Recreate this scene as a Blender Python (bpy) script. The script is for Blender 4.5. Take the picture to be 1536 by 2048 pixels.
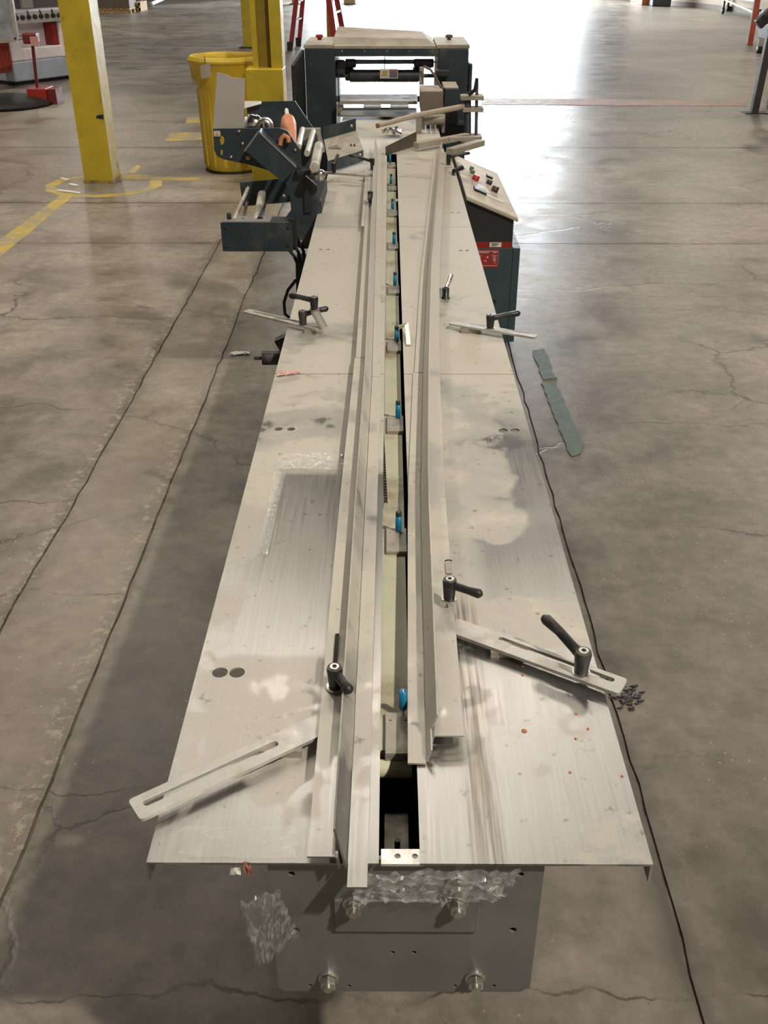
import bpy, bmesh, math, random
from mathutils import Vector, Matrix, noise as mnoise
from mathutils.geometry import tessellate_polygon
for o in list(bpy.data.objects): bpy.data.objects.remove(o)
S = bpy.context.scene
C = S.collection
random.seed(7)
# ------------------------------------------------------------ camera
TH = math.radians(30.4); CH = 1.9; YAW = 0.00487; FP = 1948.0
cam = bpy.data.cameras.new('camera'); camo = bpy.data.objects.new('camera', cam); C.objects.link(camo)
camo.location = (0, 0, CH); camo.rotation_euler = (math.pi/2 - TH, 0, YAW)
cam.sensor_fit = 'VERTICAL'; cam.sensor_height = 36.0; cam.lens = 36.0*FP/2048.0
cam.clip_start = .05; cam.clip_end = 300
S.camera = camo
# ------------------------------------------------------------ colour, world, lamps
S.view_settings.view_transform = 'Standard'; S.view_settings.look = 'None'
S.view_settings.gamma = 1.0; S.view_settings.use_curve_mapping = False
S.view_settings.exposure = 0.0
W = bpy.data.worlds.new('sky'); S.world = W; W.use_nodes = True
bg = W.node_tree.nodes['Background']
bg.inputs[0].default_value = (.86, .93, 1.0, 1); bg.inputs[1].default_value = 44.0
def area(name, loc, size, power, col, aim=None, portal=False, sy=None):
    l = bpy.data.lights.new(name, 'AREA'); o = bpy.data.objects.new(name, l); C.objects.link(o)
    l.size = size
    if sy: l.shape = 'RECTANGLE'; l.size_y = sy
    l.energy = power; l.color = col; o.location = loc
    if portal: l.cycles.is_portal = True
    if aim: o.rotation_euler = (Vector(aim)-Vector(loc)).to_track_quat('-Z', 'Y').to_euler()
    return o
WARM = (1.0, .91, .785)
LAMPS = [(3.9, -2.3, 8.0, 1000), (-.9, 8.9, 8.0, 95), (1.7, 9.4, 8.0, 95), (.2, 6.9, 8.0, 60), (-7.4, 7.2, 8.0, 430),  # key and table-glint lamps first, then unseen lamps added as fill
         (7.5, 9.5, 8.0, 170), (-4.6, 12.8, 8.0, 190), (8.5, 17.5, 8.0, 330), (-8, 28, 8, 330), (9, 29, 8, 330)]
for i, (x, y, z, p) in enumerate(LAMPS):
    area('key_and_fill_light', (x, y, z), .26 if i == 0 else .8, p*1.0, WARM)
HALL_Y = 42.0; DX0, DX1, DH = -2.6, 7.0, 5.2
area('door_daylight', ((DX0+DX1)/2, HALL_Y+.35, DH/2), DX1-DX0, 1, (1, 1, 1), aim=((DX0+DX1)/2, 0, DH/2), portal=True, sy=DH)

# ------------------------------------------------------------ pixel (1536x2048) to world
cy_, sy_ = math.cos(YAW), math.sin(YAW)
def ray(px, py):
    xc = (px-768)/FP; yc = (py-1024)/FP
    fwd = Vector((-sy_, cy_, 0)); rt = Vector((cy_, sy_, 0)); up = Vector((0, 0, 1))
    return rt*xc + fwd*(math.cos(TH)-yc*math.sin(TH)) - up*(math.sin(TH)+yc*math.cos(TH))
def atz(px, py, z=.9):
    r = ray(px, py); t = (z-CH)/r.z; return Vector((0, 0, CH))+r*t
def aty(px, py, Y):
    r = ray(px, py); t = Y/r.y; return Vector((0, 0, CH))+r*t

# ------------------------------------------------------------ materials
MATS = {}
def nodes(name):
    m = bpy.data.materials.new(name); m.use_nodes = True; nt = m.node_tree
    return m, nt, nt.nodes['Principled BSDF']
def N(nt, t, **k):
    n = nt.nodes.new(t)
    for a, v in k.items():
        if a == 'ins':
            for kk, vv in v.items(): n.inputs[kk].default_value = vv
        else: setattr(n, a, v)
    return n
def noise(nt, vec, scale, detail=4, rough=.55, dist=0):
    n = N(nt, 'ShaderNodeTexNoise', ins={'Scale': scale, 'Detail': detail, 'Roughness': rough, 'Distortion': dist})
    nt.links.new(vec, n.inputs['Vector']); return n.outputs['Fac']
def ramp(nt, f, stops):
    r = N(nt, 'ShaderNodeValToRGB'); e = r.color_ramp.elements
    while len(e) < len(stops): e.new(.5)
    for i, (p, c) in enumerate(stops):
        e[i].position = p; e[i].color = c if len(c) == 4 else (*c, 1)
    nt.links.new(f, r.inputs[0]); return r.outputs[0]
def g(v): return (v, v, v, 1)
def mixc(nt, f, a, b, mode='MIX'):
    m = N(nt, 'ShaderNodeMix', data_type='RGBA', blend_type=mode)
    for s, v in ((0, f), (6, a), (7, b)):
        if isinstance(v, (int, float)): m.inputs[s].default_value = v
        elif isinstance(v, tuple): m.inputs[s].default_value = v if len(v) == 4 else (*v, 1)
        else: nt.links.new(v, m.inputs[s])
    return m.outputs[2]
def mth(nt, op, a, b=None, clamp=False):
    m = N(nt, 'ShaderNodeMath', operation=op, use_clamp=clamp)
    for i, v in enumerate((a, b)):
        if v is None: continue
        if isinstance(v, (int, float)): m.inputs[i].default_value = v
        else: nt.links.new(v, m.inputs[i])
    return m.outputs[0]
def geo(nt): return N(nt, 'ShaderNodeNewGeometry').outputs['Position']
def scaled(nt, vec, s):
    m = N(nt, 'ShaderNodeMapping'); m.inputs['Scale'].default_value = s; nt.links.new(vec, m.inputs['Vector']); return m.outputs[0]
def bump(nt, b, h, strength=.2, dist=.01):
    n = N(nt, 'ShaderNodeBump', ins={'Strength': strength, 'Distance': dist}); nt.links.new(h, n.inputs['Height'])
    nt.links.new(n.outputs[0], b.inputs['Normal'])
def M(name, col, rough=.5, metal=0, var=.12, sc=9, bmp=0, dirt=None, dirt_amt=.5, emit=None):
    """procedural paint / plastic / metal with mottling and optional dust or dirt"""
    if name in MATS: return MATS[name]
    m, nt, b = nodes(name); v = N(nt, 'ShaderNodeTexCoord').outputs['Object']
    n = noise(nt, v, sc, 5)
    lo = tuple(c*(1-var) for c in col); hi = tuple(min(1, c*(1+var)) for c in col)
    c = ramp(nt, n, [(.3, lo), (.7, hi)])
    if dirt:
        f = ramp(nt, noise(nt, v, sc*.6, 6, .65), [(.62-dirt_amt*.35, g(0)), (.78-dirt_amt*.3, g(1))])
        c = mixc(nt, f, c, dirt)
    nt.links.new(c, b.inputs['Base Color'])
    b.inputs['Metallic'].default_value = metal
    nt.links.new(ramp(nt, noise(nt, v, sc*2.3, 4), [(.3, g(max(.02, rough-.08))), (.7, g(min(1, rough+.1)))]), b.inputs['Roughness'])
    if bmp: bump(nt, b, noise(nt, v, sc*6, 5), bmp, .004)
    if emit: b.inputs['Emission Color'].default_value = (*emit[0], 1); b.inputs['Emission Strength'].default_value = emit[1]
    MATS[name] = m; return m
DUST = (.58, .545, .465)
def dusty_metal(name, lo=.42, hi=.60, base=(.50, .49, .475), rough=.30, dust=DUST, ygrad=True, streak=(260, 5, 60), patches=False):
    """stainless sheet, brushed, under a film of settled dust that is wiped off in patches"""
    if name in MATS: return MATS[name]
    m, nt, b = nodes(name); p = geo(nt)
    big = noise(nt, p, 3.1, 6, .55, .6); small = noise(nt, p, 17, 5, .6, .9)
    f = mth(nt, 'ADD', mth(nt, 'MULTIPLY', big, .72), mth(nt, 'MULTIPLY', small, .28))
    if ygrad:   # the infeed end has been handled and wiped, the far end has not
        s = N(nt, 'ShaderNodeSeparateXYZ'); nt.links.new(p, s.inputs[0])
        mr = N(nt, 'ShaderNodeMapRange', ins={'From Min': .8, 'From Max': 3.0, 'To Min': -.105, 'To Max': .135}); nt.links.new(s.outputs[1], mr.inputs[0])
        f = mth(nt, 'ADD', f, mr.outputs[0])
    mask = ramp(nt, f, [(lo, g(.05)), (lo+.035, g(.5)), (hi-.07, g(.68)), (hi-.03, g(.95))])
    s2 = N(nt, 'ShaderNodeSeparateXYZ'); nt.links.new(p, s2.inputs[0]); X, Y = s2.outputs[0], s2.outputs[1]
    def step(a, c, w=.004):
        r_ = N(nt, 'ShaderNodeMapRange', ins={'From Min': c-w, 'From Max': c+w, 'To Min': 0, 'To Max': 1}); nt.links.new(a, r_.inputs[0]); return r_.outputs[0]
    def box4(x0, x1, y0, y1, w=.004, wy=.01, slant=0):
        xx = mth(nt, 'ADD', X, mth(nt, 'MULTIPLY', Y, slant)) if slant else X
        q_ = mth(nt, 'MULTIPLY', step(xx, x0, w), mth(nt, 'SUBTRACT', 1.0, step(xx, x1, w)))
        return mth(nt, 'MULTIPLY', q_, mth(nt, 'MULTIPLY', step(Y, y0, wy), mth(nt, 'SUBTRACT', 1.0, step(Y, y1, wy))))
    if patches:
        # film was peeled off here: clean bare sheet
        c1 = box4(-.318, -.02, 1.24, 1.872, .004, .012, -.0465); c1 = mth(nt, 'MULTIPLY', c1, .92)
        # wiped area with a wavy border on the right panel
        wob = mth(nt, 'ADD', Y, mth(nt, 'MULTIPLY', mth(nt, 'SUBTRACT', noise(nt, p, 14, 3), .5), .16))
        c2 = mth(nt, 'MULTIPLY', step(X, .165, .02), mth(nt, 'MULTIPLY', step(wob, 1.40, .006), mth(nt, 'SUBTRACT', 1.0, step(wob, 1.60, .006))))
        c3 = mth(nt, 'MULTIPLY', mth(nt, 'MULTIPLY', step(mth(nt, 'ADD', X, mth(nt, 'MULTIPLY', mth(nt, 'SUBTRACT', noise(nt, p, 9, 3), .5), .12)), .265, .006), step(Y, 1.4, .05)), mth(nt, 'SUBTRACT', 1.0, step(Y, 2.15, .15)))
        cl_ = mth(nt, 'MAXIMUM', c1, mth(nt, 'MAXIMUM', mth(nt, 'MULTIPLY', c2, .85), mth(nt, 'MULTIPLY', c3, .8)))
        mask = mth(nt, 'MULTIPLY', mask, mth(nt, 'SUBTRACT', 1.0, cl_))
    br = noise(nt, scaled(nt, p, streak), 1, 3, .6)
    mc = ramp(nt, br, [(.3, tuple(c*.9 for c in base)), (.7, tuple(min(1, c*1.1) for c in base))])
    dc = mixc(nt, noise(nt, p, 2.0, 4), dust, tuple(c*.82 for c in dust))
    spots = ramp(nt, noise(nt, p, 55, 3, .5), [(.25, g(.55)), (.34, g(1))])
    col = mixc(nt, 1.0, mixc(nt, mask, mc, dc), spots, 'MULTIPLY')
    if patches:   # brown dried glue streaks drawn along the sheet
        sk_ = ramp(nt, noise(nt, scaled(nt, p, (150, 3.5, 1)), 1, 5, .65), [(.40, g(0)), (.60, g(1))])
        sb = mth(nt, 'MULTIPLY', box4(.106, .150, .80, 1.40, .006, .03), mth(nt, 'MULTIPLY', sk_, .85))
        col = mixc(nt, sb, col, (.16, .14, .11))
    nt.links.new(col, b.inputs['Base Color'])
    tv = N(nt, 'ShaderNodeCombineXYZ'); tv.inputs[0].default_value = 1; nt.links.new(tv.outputs[0], b.inputs['Tangent']); b.inputs['Anisotropic'].default_value = .75
    nt.links.new(mth(nt, 'SUBTRACT', 1.0, mask), b.inputs['Metallic'])
    r1 = ramp(nt, br, [(.3, g(rough)), (.7, g(rough+.12))])
    nt.links.new(mixc(nt, mask, r1, g(.62)), b.inputs['Roughness'])
    bump(nt, b, mth(nt, 'ADD', mth(nt, 'MULTIPLY', noise(nt, scaled(nt, p, (1, .5, 1)), 5, 2), 2.2), mth(nt, 'MULTIPLY', br, .008)), .12, .006)
    MATS[name] = m; return m
def concrete():
    m, nt, b = nodes('concrete'); p = geo(nt)
    a = noise(nt, p, .45, 6, .6, .4); c = noise(nt, p, 2.6, 8, .62, .3); d = noise(nt, p, 14, 6, .7)
    col = ramp(nt, a, [(.34, (.165, .142, .112)), (.5, (.235, .205, .165)), (.66, (.31, .272, .218))])
    col = mixc(nt, .75, col, ramp(nt, c, [(.32, g(.45)), (.5, g(.98)), (.68, g(1.25))]), 'MULTIPLY')
    col = mixc(nt, .6, col, ramp(nt, d, [(.32, g(.55)), (.52, g(1.0)), (.68, g(1.35))]), 'MULTIPLY')
    # pale aggregate grit and dark pits
    v = N(nt, 'ShaderNodeTexVoronoi', ins={'Scale': 42}); nt.links.new(p, v.inputs['Vector'])
    pit = mth(nt, 'MULTIPLY', ramp(nt, v.outputs['Distance'], [(.05, g(1)), (.16, g(0))]), ramp(nt, noise(nt, p, 5, 3), [(.52, g(0)), (.62, g(.8))]))
    col = mixc(nt, pit, col, (.07, .06, .05))
    v2 = N(nt, 'ShaderNodeTexVoronoi', ins={'Scale': 27}); nt.links.new(scaled(nt, p, (1, 1, 3)), v2.inputs['Vector'])
    grit = mth(nt, 'MULTIPLY', ramp(nt, v2.outputs['Distance'], [(.04, g(1)), (.10, g(0))]), ramp(nt, noise(nt, p, 1.2, 4), [(.46, g(0)), (.56, g(.85))]))
    col = mixc(nt, grit, col, (.62, .57, .5))
    # oil and tyre stains
    st = ramp(nt, noise(nt, scaled(nt, p, (.8, 1.6, 1)), 1.7, 7, .6, .9), [(.55, g(0)), (.70, g(.6))])
    col = mixc(nt, st, col, (.12, .105, .09))
    # cracks
    dn = N(nt, 'ShaderNodeTexNoise', ins={'Scale': 2.2, 'Detail': 6, 'Roughness': .6}); nt.links.new(p, dn.inputs['Vector'])
    pv = N(nt, 'ShaderNodeVectorMath', operation='ADD'); sm = N(nt, 'ShaderNodeVectorMath', operation='SCALE'); sm.inputs['Scale'].default_value = .45
    nt.links.new(dn.outputs['Color'], sm.inputs[0]); nt.links.new(p, pv.inputs[0]); nt.links.new(sm.outputs[0], pv.inputs[1])
    vc = N(nt, 'ShaderNodeTexVoronoi', feature='DISTANCE_TO_EDGE', ins={'Scale': .55}); nt.links.new(scaled(nt, pv.outputs[0], (.8, 1.5, 1)), vc.inputs['Vector'])
    cr = mth(nt, 'MULTIPLY', ramp(nt, vc.outputs['Distance'], [(.0, g(1)), (.008, g(0))]), ramp(nt, noise(nt, p, .7, 3), [(.47, g(0)), (.55, g(.8))]))
    col = mixc(nt, cr, col, (.06, .05, .045))
    sx = N(nt, 'ShaderNodeSeparateXYZ'); nt.links.new(p, sx.inputs[0])
    wn = mth(nt, 'MULTIPLY', mth(nt, 'SUBTRACT', noise(nt, p, 3.5, 5, .6), .5), .16)
    for axis, vals, wd in ((0, (-1.235, -.885, .648), .05), (1, (7.1, 8.36, 10.9), .07)):
        for q_ in vals:
            dd = mth(nt, 'ABSOLUTE', mth(nt, 'ADD', mth(nt, 'SUBTRACT', sx.outputs[axis], q_), wn))
            fm = ramp(nt, mth(nt, 'DIVIDE', dd, wd*2), [(.05, g(.85)), (.22, g(.45)), (.6, g(0))])
            col = mixc(nt, mth(nt, 'MULTIPLY', fm, ramp(nt, noise(nt, p, 2.3, 4), [(.38, g(.25)), (.6, g(1))])), col, (.095, .082, .066))
    # long cross cracks in the slabs
    wc = mth(nt, 'ADD', mth(nt, 'MULTIPLY', mth(nt, 'SUBTRACT', noise(nt, p, 1.6, 3, .6), .5), .30), mth(nt, 'MULTIPLY', mth(nt, 'SUBTRACT', noise(nt, p, 9, 4, .65), .5), .06))
    for y0_, side, lim in ((3.29, 'LESS_THAN', -1.235), (4.85, 'LESS_THAN', -.885), (4.05, 'GREATER_THAN', .648), (1.24, 'LESS_THAN', 4), (1.82, 'LESS_THAN', -.3), (2.10, 'LESS_THAN', -.885), (2.69, 'LESS_THAN', -.885), (5.9, 'GREATER_THAN', 1.2)):
        dd = mth(nt, 'ABSOLUTE', mth(nt, 'ADD', mth(nt, 'SUBTRACT', sx.outputs[1], y0_), wc))
        lnm = mth(nt, 'MULTIPLY', ramp(nt, mth(nt, 'MULTIPLY', dd, 10), [(.015, g(.85)), (.05, g(0))]), mth(nt, side, sx.outputs[0], lim))
        col = mixc(nt, mth(nt, 'MULTIPLY', lnm, ramp(nt, noise(nt, p, 4.5, 4), [(.42, g(.2)), (.55, g(1))])), col, (.055, .045, .035))
    # chipped pale grit beside the long joints
    for q_ in (-1.235, -.885):
        dd = mth(nt, 'ABSOLUTE', mth(nt, 'ADD', mth(nt, 'SUBTRACT', sx.outputs[0], q_-.03), wn))
        col = mixc(nt, mth(nt, 'MULTIPLY', ramp(nt, dd, [(.01, g(.7)), (.05, g(0))]), ramp(nt, noise(nt, p, 30, 4, .7), [(.52, g(0)), (.60, g(1))])), col, (.42, .36, .28))
    # rougher, browner infill strip
    st_ = mth(nt, 'MULTIPLY', mth(nt, 'GREATER_THAN', sx.outputs[0], -1.235), mth(nt, 'LESS_THAN', sx.outputs[0], -.885))
    col = mixc(nt, mth(nt, 'MULTIPLY', st_, .20), col, (.34, .285, .21))
    # floor colour darkened around the infeed end, standing in for weaker light
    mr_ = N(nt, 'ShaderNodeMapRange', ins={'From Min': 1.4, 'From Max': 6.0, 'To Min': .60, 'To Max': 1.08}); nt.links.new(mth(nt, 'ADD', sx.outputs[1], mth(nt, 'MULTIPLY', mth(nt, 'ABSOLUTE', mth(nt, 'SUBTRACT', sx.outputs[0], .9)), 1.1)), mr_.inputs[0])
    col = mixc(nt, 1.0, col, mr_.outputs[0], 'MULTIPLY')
    nt.links.new(col, b.inputs['Base Color'])
    nt.links.new(ramp(nt, c, [(.3, g(.31)), (.7, g(.50))]), b.inputs['Roughness'])
    h = mth(nt, 'SUBTRACT', mth(nt, 'ADD', mth(nt, 'MULTIPLY', d, .35), c), mth(nt, 'MULTIPLY', cr, 1.5))
    bump(nt, b, h, .14, .01)
    MATS['concrete'] = m; return m
def film_mat(name='clear_film', op=.22):
    if name in MATS: return MATS[name]
    m, nt, b = nodes(name); v = geo(nt)
    b.inputs['Base Color'].default_value = (.85, .86, .85, 1)
    nt.links.new(ramp(nt, noise(nt, v, 60, 3), [(.35, g(.06)), (.7, g(.3))]), b.inputs['Roughness'])
    nt.links.new(ramp(nt, noise(nt, v, 38, 5, .6, 1.2), [(.42, g(op*.5)), (.60, g(op)), (.72, g(min(1, op*3)))]), b.inputs['Alpha'])
    b.inputs['Specular IOR Level'].default_value = .9
    MATS[name] = m; return m
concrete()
PANEL = dusty_metal('brushed_panel', base=(.37, .365, .355), rough=.29, patches=True)
RAIL = dusty_metal('guide_sheet', .37, .56, (.37, .36, .35), .28, ygrad=True, streak=(200, 4, 90))
BAR = M('zinc_bar', (.50, .49, .455), .42, .35, .1, 30, .1, (.42, .38, .32), .35)
PAINT = M('slate_paint', (.028, .044, .054), .42, 0, .18, 7, .05, (.10, .10, .095), .25)
PAINTD = M('charcoal_paint', (.022, .025, .028), .5, 0, .2, 7)
PAINTTOP = M('dusty_top', (.42, .375, .31), .7, 0, .15, 8, .1, (.30, .27, .22), .4)
CAB = M('teal_grey_paint', (.042, .070, .080), .45, 0, .12, 6)
YEL = M('column_yellow', (.56, .42, .03), .45, 0, .14, 6, .1, (.12, .09, .03), .12)
YELD = M('drum_yellow', (.72, .52, .05), .42, 0, .1, 4, .1, (.30, .19, .03), .22)
BLK = M('black_plastic', (.018, .018, .018), .42, 0, .3, 20, .05, (.10, .095, .085), .3)
RUB = M('rubber', (.012, .012, .012), .6)
CHROME = M('chrome', (.75, .75, .74), .18, 1, .05, 20)
STEEL = M('bolt_steel', (.55, .54, .50), .32, .9, .15, 60, .1, (.32, .28, .22), .3)
BLUE = M('blue_sleeve', (.004, .17, .33), .42, 0, .1, 30)
BED = M('bed_cream_green', (.50, .50, .36), .5, 0, .1, 8, .05, (.20, .14, .07), .3)
LUG = M('lug_plate', (.36, .33, .275), .5, .3, .15, 30, .1, (.2, .17, .13), .3)
GREY = M('end_plate_grey', (.22, .225, .215), .40, .5, .12, 6, .05, (.13, .125, .11), .3)
ROLL = M('roller_cream', (.56, .53, .45), .45, .1, .1, 15, 0, (.25, .22, .18), .3)
ORG = M('orange_core', (.66, .26, .12), .5, 0, .12, 12)
RED = M('machine_red', (.30, .022, .014), .42, 0, .15, 5)
WHT = M('machine_white', (.86, .80, .85), .38, 0, .08, 4)
SKIRT = M('machine_blue_grey', (.46, .53, .64), .4, 0, .1, 4)
WOOD = M('pallet_wood', (.42, .29, .14), .7, 0, .2, 10)
TAPEG = M('green_tape', (.085, .12, .098), .6, 0, .15, 12)
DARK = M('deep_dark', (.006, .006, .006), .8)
BROWN = M('brown_plate', (.105, .085, .07), .55, .2, .2, 14)
WALLM = M('wall_paint', (.30, .27, .23), .8, 0, .06, 1)
WALLB = M('wall_beige', (.56, .48, .38), .8, 0, .06, 1)
CEILM = M('ceiling_paint', (.11, .105, .10), .9, 0, .05, 1)
PAPER = M('paper_white', (.8, .78, .73), .7, 0, .05, 20)

# ------------------------------------------------------------ mesh building
class MB:
    def __init__(s): s.v = []; s.f = []; s.sm = []
    def add(s, vs, fs, smooth=False):
        n = len(s.v); s.v += [Vector(v) for v in vs]; s.f += [[i+n for i in f] for f in fs]; s.sm += [smooth]*len(fs); return s
    def box(s, a, b):
        x0, y0, z0 = a; x1, y1, z1 = b
        return s.hexa([(x0, y0, z0), (x1, y0, z0), (x1, y1, z0), (x0, y1, z0), (x0, y0, z1), (x1, y0, z1), (x1, y1, z1), (x0, y1, z1)])
    def hexa(s, v): return s.add(v, [(0, 3, 2, 1), (4, 5, 6, 7), (0, 1, 5, 4), (1, 2, 6, 5), (2, 3, 7, 6), (3, 0, 4, 7)])
    def bar(s, p, q, w, h, up=(0, 0, 1)):   # box along p-q
        p = Vector(p); q = Vector(q); d = (q-p).normalized(); up = Vector(up)
        u = d.cross(up)
        if u.length < 1e-4: u = d.cross(Vector((0, 1, 0)))
        u.normalize(); n = u.cross(d); vs = []
        for e in (p, q):
            for a, b in ((-1, -1), (1, -1), (1, 1), (-1, 1)): vs.append(e+u*a*w/2+n*b*h/2)
        return s.add(vs, [(0, 1, 2, 3), (4, 7, 6, 5), (0, 4, 5, 1), (1, 5, 6, 2), (2, 6, 7, 3), (3, 7, 4, 0)])
    def cyl(s, p, q, r, r2=None, n=16, caps=True):
        return s.tube([p, q], [r, r if r2 is None else r2], n, caps)
    def tube(s, pts, rs, n=12, caps=True):
        pts = [Vector(p) for p in pts]
        if isinstance(rs, (int, float)): rs = [rs]*len(pts)
        vs = []; ref = None
        for i, p in enumerate(pts):
            d = (pts[min(i+1, len(pts)-1)]-pts[max(i-1, 0)])
            if d.length < 1e-9: d = Vector((0, 0, 1))
            d.normalize()
            if ref is None: ref = d.orthogonal().normalized()
            u = (ref-d*ref.dot(d)).normalized(); w = d.cross(u); ref = u
            for k in range(n):
                a = 2*math.pi*k/n; vs.append(p+(u*math.cos(a)+w*math.sin(a))*rs[i])
        fs = []; m = len(pts)
        for i in range(m-1):
            for k in range(n): fs.append((i*n+k, i*n+(k+1) % n, (i+1)*n+(k+1) % n, (i+1)*n+k))
        s.add(vs, fs, True)
        if caps:
            s.add(vs[:n], [tuple(range(n))[::-1]]); s.add(vs[-n:], [tuple(range(n))])
        return s
    def lathe(s, c, prof, n=24, axis='z', smooth=True):
        vs = []; c = Vector(c)
        for r, h in prof:
            for k in range(n):
                a = 2*math.pi*k/n; x, y = r*math.cos(a), r*math.sin(a)
                vs.append(c+(Vector((x, y, h)) if axis == 'z' else Vector((x, h, y)) if axis == 'y' else Vector((h, x, y))))
        fs = [(i*n+k, i*n+(k+1) % n, (i+1)*n+(k+1) % n, (i+1)*n+k) for i in range(len(prof)-1) for k in range(n)]
        return s.add(vs, fs, smooth)
    def plate(s, loops, t, O=(0, 0, 0), U=(1, 0, 0), V=(0, 1, 0)):   # 2-D loops (outer then holes) -> slab of thickness t along U x V
        O = Vector(O); U = Vector(U); V = Vector(V); Wn = U.cross(V).normalized()
        flat = [p for l in loops for p in l]
        tris = tessellate_polygon([[Vector((a, b, 0)) for a, b in l] for l in loops])
        n = len(flat)
        top = [O+U*a+V*b+Wn*t for a, b in flat]; bot = [O+U*a+V*b for a, b in flat]
        fs = []
        for a, b, c in tris:
            pa, pb, pc = (Vector(flat[i]) for i in (a, b, c))
            if (pb-pa).cross(pc-pa) < 0: a, c = c, a
            fs.append((a, b, c)); fs.append((c+n, b+n, a+n))
        k = 0
        for l in loops:
            m = len(l)
            for i in range(m): fs.append((k+i, k+(i+1) % m, k+(i+1) % m+n, k+i+n))
            k += m
        return s.add(top+bot, fs)
    def build(s, name, mat, parent=None, label=None, bevel=0, kind=None, recalc=True):
        off = Vector((0, 0, 0)); q = parent
        while q is not None: off = off+Vector(q.location); q = q.parent
        me = bpy.data.meshes.new(name); me.from_pydata([v-off for v in s.v], [], s.f)
        for p, sm in zip(me.polygons, s.sm): p.use_smooth = sm
        if recalc:
            bm = bmesh.new(); bm.from_mesh(me); bmesh.ops.remove_doubles(bm, verts=bm.verts, dist=1e-5) if not any(s.sm) else None
            bmesh.ops.recalc_face_normals(bm, faces=bm.faces); bm.to_mesh(me); bm.free()
        me.materials.append(mat); o = bpy.data.objects.new(name, me); C.objects.link(o)
        if parent is not None: o.parent = parent
        if label: o['label'] = label
        if kind: o['kind'] = kind
        if bevel:
            b = o.modifiers.new('bevel', 'BEVEL'); b.width = bevel; b.segments = 2; b.limit_method = 'ANGLE'; b.angle_limit = math.radians(40)
        return o
def thing(name, label, cat, loc, group=None):
    o = bpy.data.objects.new(name, None); C.objects.link(o); o.location = loc; o.empty_display_size = .05
    o['label'] = label; o['category'] = cat
    if group: o['group'] = group
    return o
def tag(o, label, cat, group=None):
    o['label'] = label; o['category'] = cat
    if group: o['group'] = group
    return o
def circ(cx, cy, r, n=14, ry=None): return [(cx+r*math.cos(2*math.pi*k/n), cy+(ry or r)*math.sin(2*math.pi*k/n)) for k in range(n)]
def rrect(x0, y0, x1, y1, r=.01, n=4):
    o = []
    for cx, cy, a0 in ((x1-r, y1-r, 0), (x0+r, y1-r, 90), (x0+r, y0+r, 180), (x1-r, y0+r, 270)):
        for k in range(n+1):
            a = math.radians(a0+90*k/n); o.append((cx+r*math.cos(a), cy+r*math.sin(a)))
    return o
def pbox(mb, x0, y0, x1, y1, Y, depth):      # box whose front face spans those pixels on the plane Y
    a = aty(x0, y1, Y); b = aty(x1, y0, Y); c = aty(x0, y0, Y); d = aty(x1, y1, Y)
    xl = (a.x+c.x)/2; xr = (b.x+d.x)/2
    mb.box((xl, Y, a.z), (xr, Y+depth, b.z)); return mb
def crumple(pts, amp, seed, nu=14, nv=10):   # crumpled sheet over a bilinear quad
    A, B, Cc, D = [Vector(p) for p in pts]; nrm = (B-A).cross(D-A).normalized(); vs = []
    for j in range(nv+1):
        for i in range(nu+1):
            u = i/nu; v = j/nv; p = (A*(1-u)+B*u)*(1-v)+(D*(1-u)+Cc*u)*v
            q = Vector((u*4+seed*7.3, v*4, seed*3.1))
            e = (B-A)*(.05*mnoise.noise(q*1.7))+(D-A)*(.06*mnoise.noise(q*1.9+Vector((9, 9, 9))))
            vs.append(p+e+nrm*amp*(.25+.9*(1-abs(mnoise.noise(q*1.3))*2.2)**2+.55*(1-abs(mnoise.noise(q*3.1+Vector((5, 0, 0))))*2.2)**2))
    fs = [(j*(nu+1)+i, j*(nu+1)+i+1, (j+1)*(nu+1)+i+1, (j+1)*(nu+1)+i) for j in range(nv) for i in range(nu)]
    m = MB(); m.add(vs, fs, False); return m

# ================================================================ SETTING
HX0, HX1, HY0, HH = -16.0, 17.0, -8.0, 8.6
fl = MB().box((HX0, HY0, -.25), (HX1, HALL_Y+.3, -.007)).build('floor', M('joint_dirt', (.10, .085, .068), .9, 0, .6, 14), kind='structure')
xs = [HX0, -6.2, -1.235, -.885, .648, 6.4, HX1]; ys = [HY0, .2, 7.1, 8.36, 10.9, 17.5, 26, 34, HALL_Y+.3]
def edge_jit(p, q, fine):
    L = (Vector(q)-Vector(p)).length; n = max(1, int(L/(.09 if fine else 1.2))); out = []
    for i in range(n):
        t = i/n; x = p[0]*(1-t)+q[0]*t; y = p[1]*(1-t)+q[1]*t
        if fine and i:
            j = .011*mnoise.noise(Vector((x*9, y*9, 3)))+.014*mnoise.noise(Vector((round(x*.5)*3.1, y*1.3, 7)))+.003
            if abs(p[0]-q[0]) < .1: x += j
            else: y += j
        out.append((x, y))
    return out
for i in range(len(xs)-1):
    for j in range(len(ys)-1):
        gp = .0042
        x0, x1, y0, y1 = xs[i]+gp, xs[i+1]-gp, ys[j]+gp, ys[j+1]-gp
        fine = ys[j] < 12 and i in (1, 2, 3, 4)
        lp = []
        for a, b in (((x0, y0), (x1, y0)), ((x1, y0), (x1, y1)), ((x1, y1), (x0, y1)), ((x0, y1), (x0, y0))): lp += edge_jit(a, b, fine)
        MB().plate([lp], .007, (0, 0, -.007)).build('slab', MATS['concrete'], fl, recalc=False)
MB().box((HX0-.2, HY0, -.007), (HX0, HALL_Y, HH)).build('wall_left', WALLM, kind='structure')
MB().box((HX1, HY0, -.03), (HX1+.2, HALL_Y, HH)).build('wall_right', WALLM, kind='structure')
MB().box((HX0, HY0-.2, -.03), (HX1, HY0, HH)).build('wall_near', WALLM, kind='structure')
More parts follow.
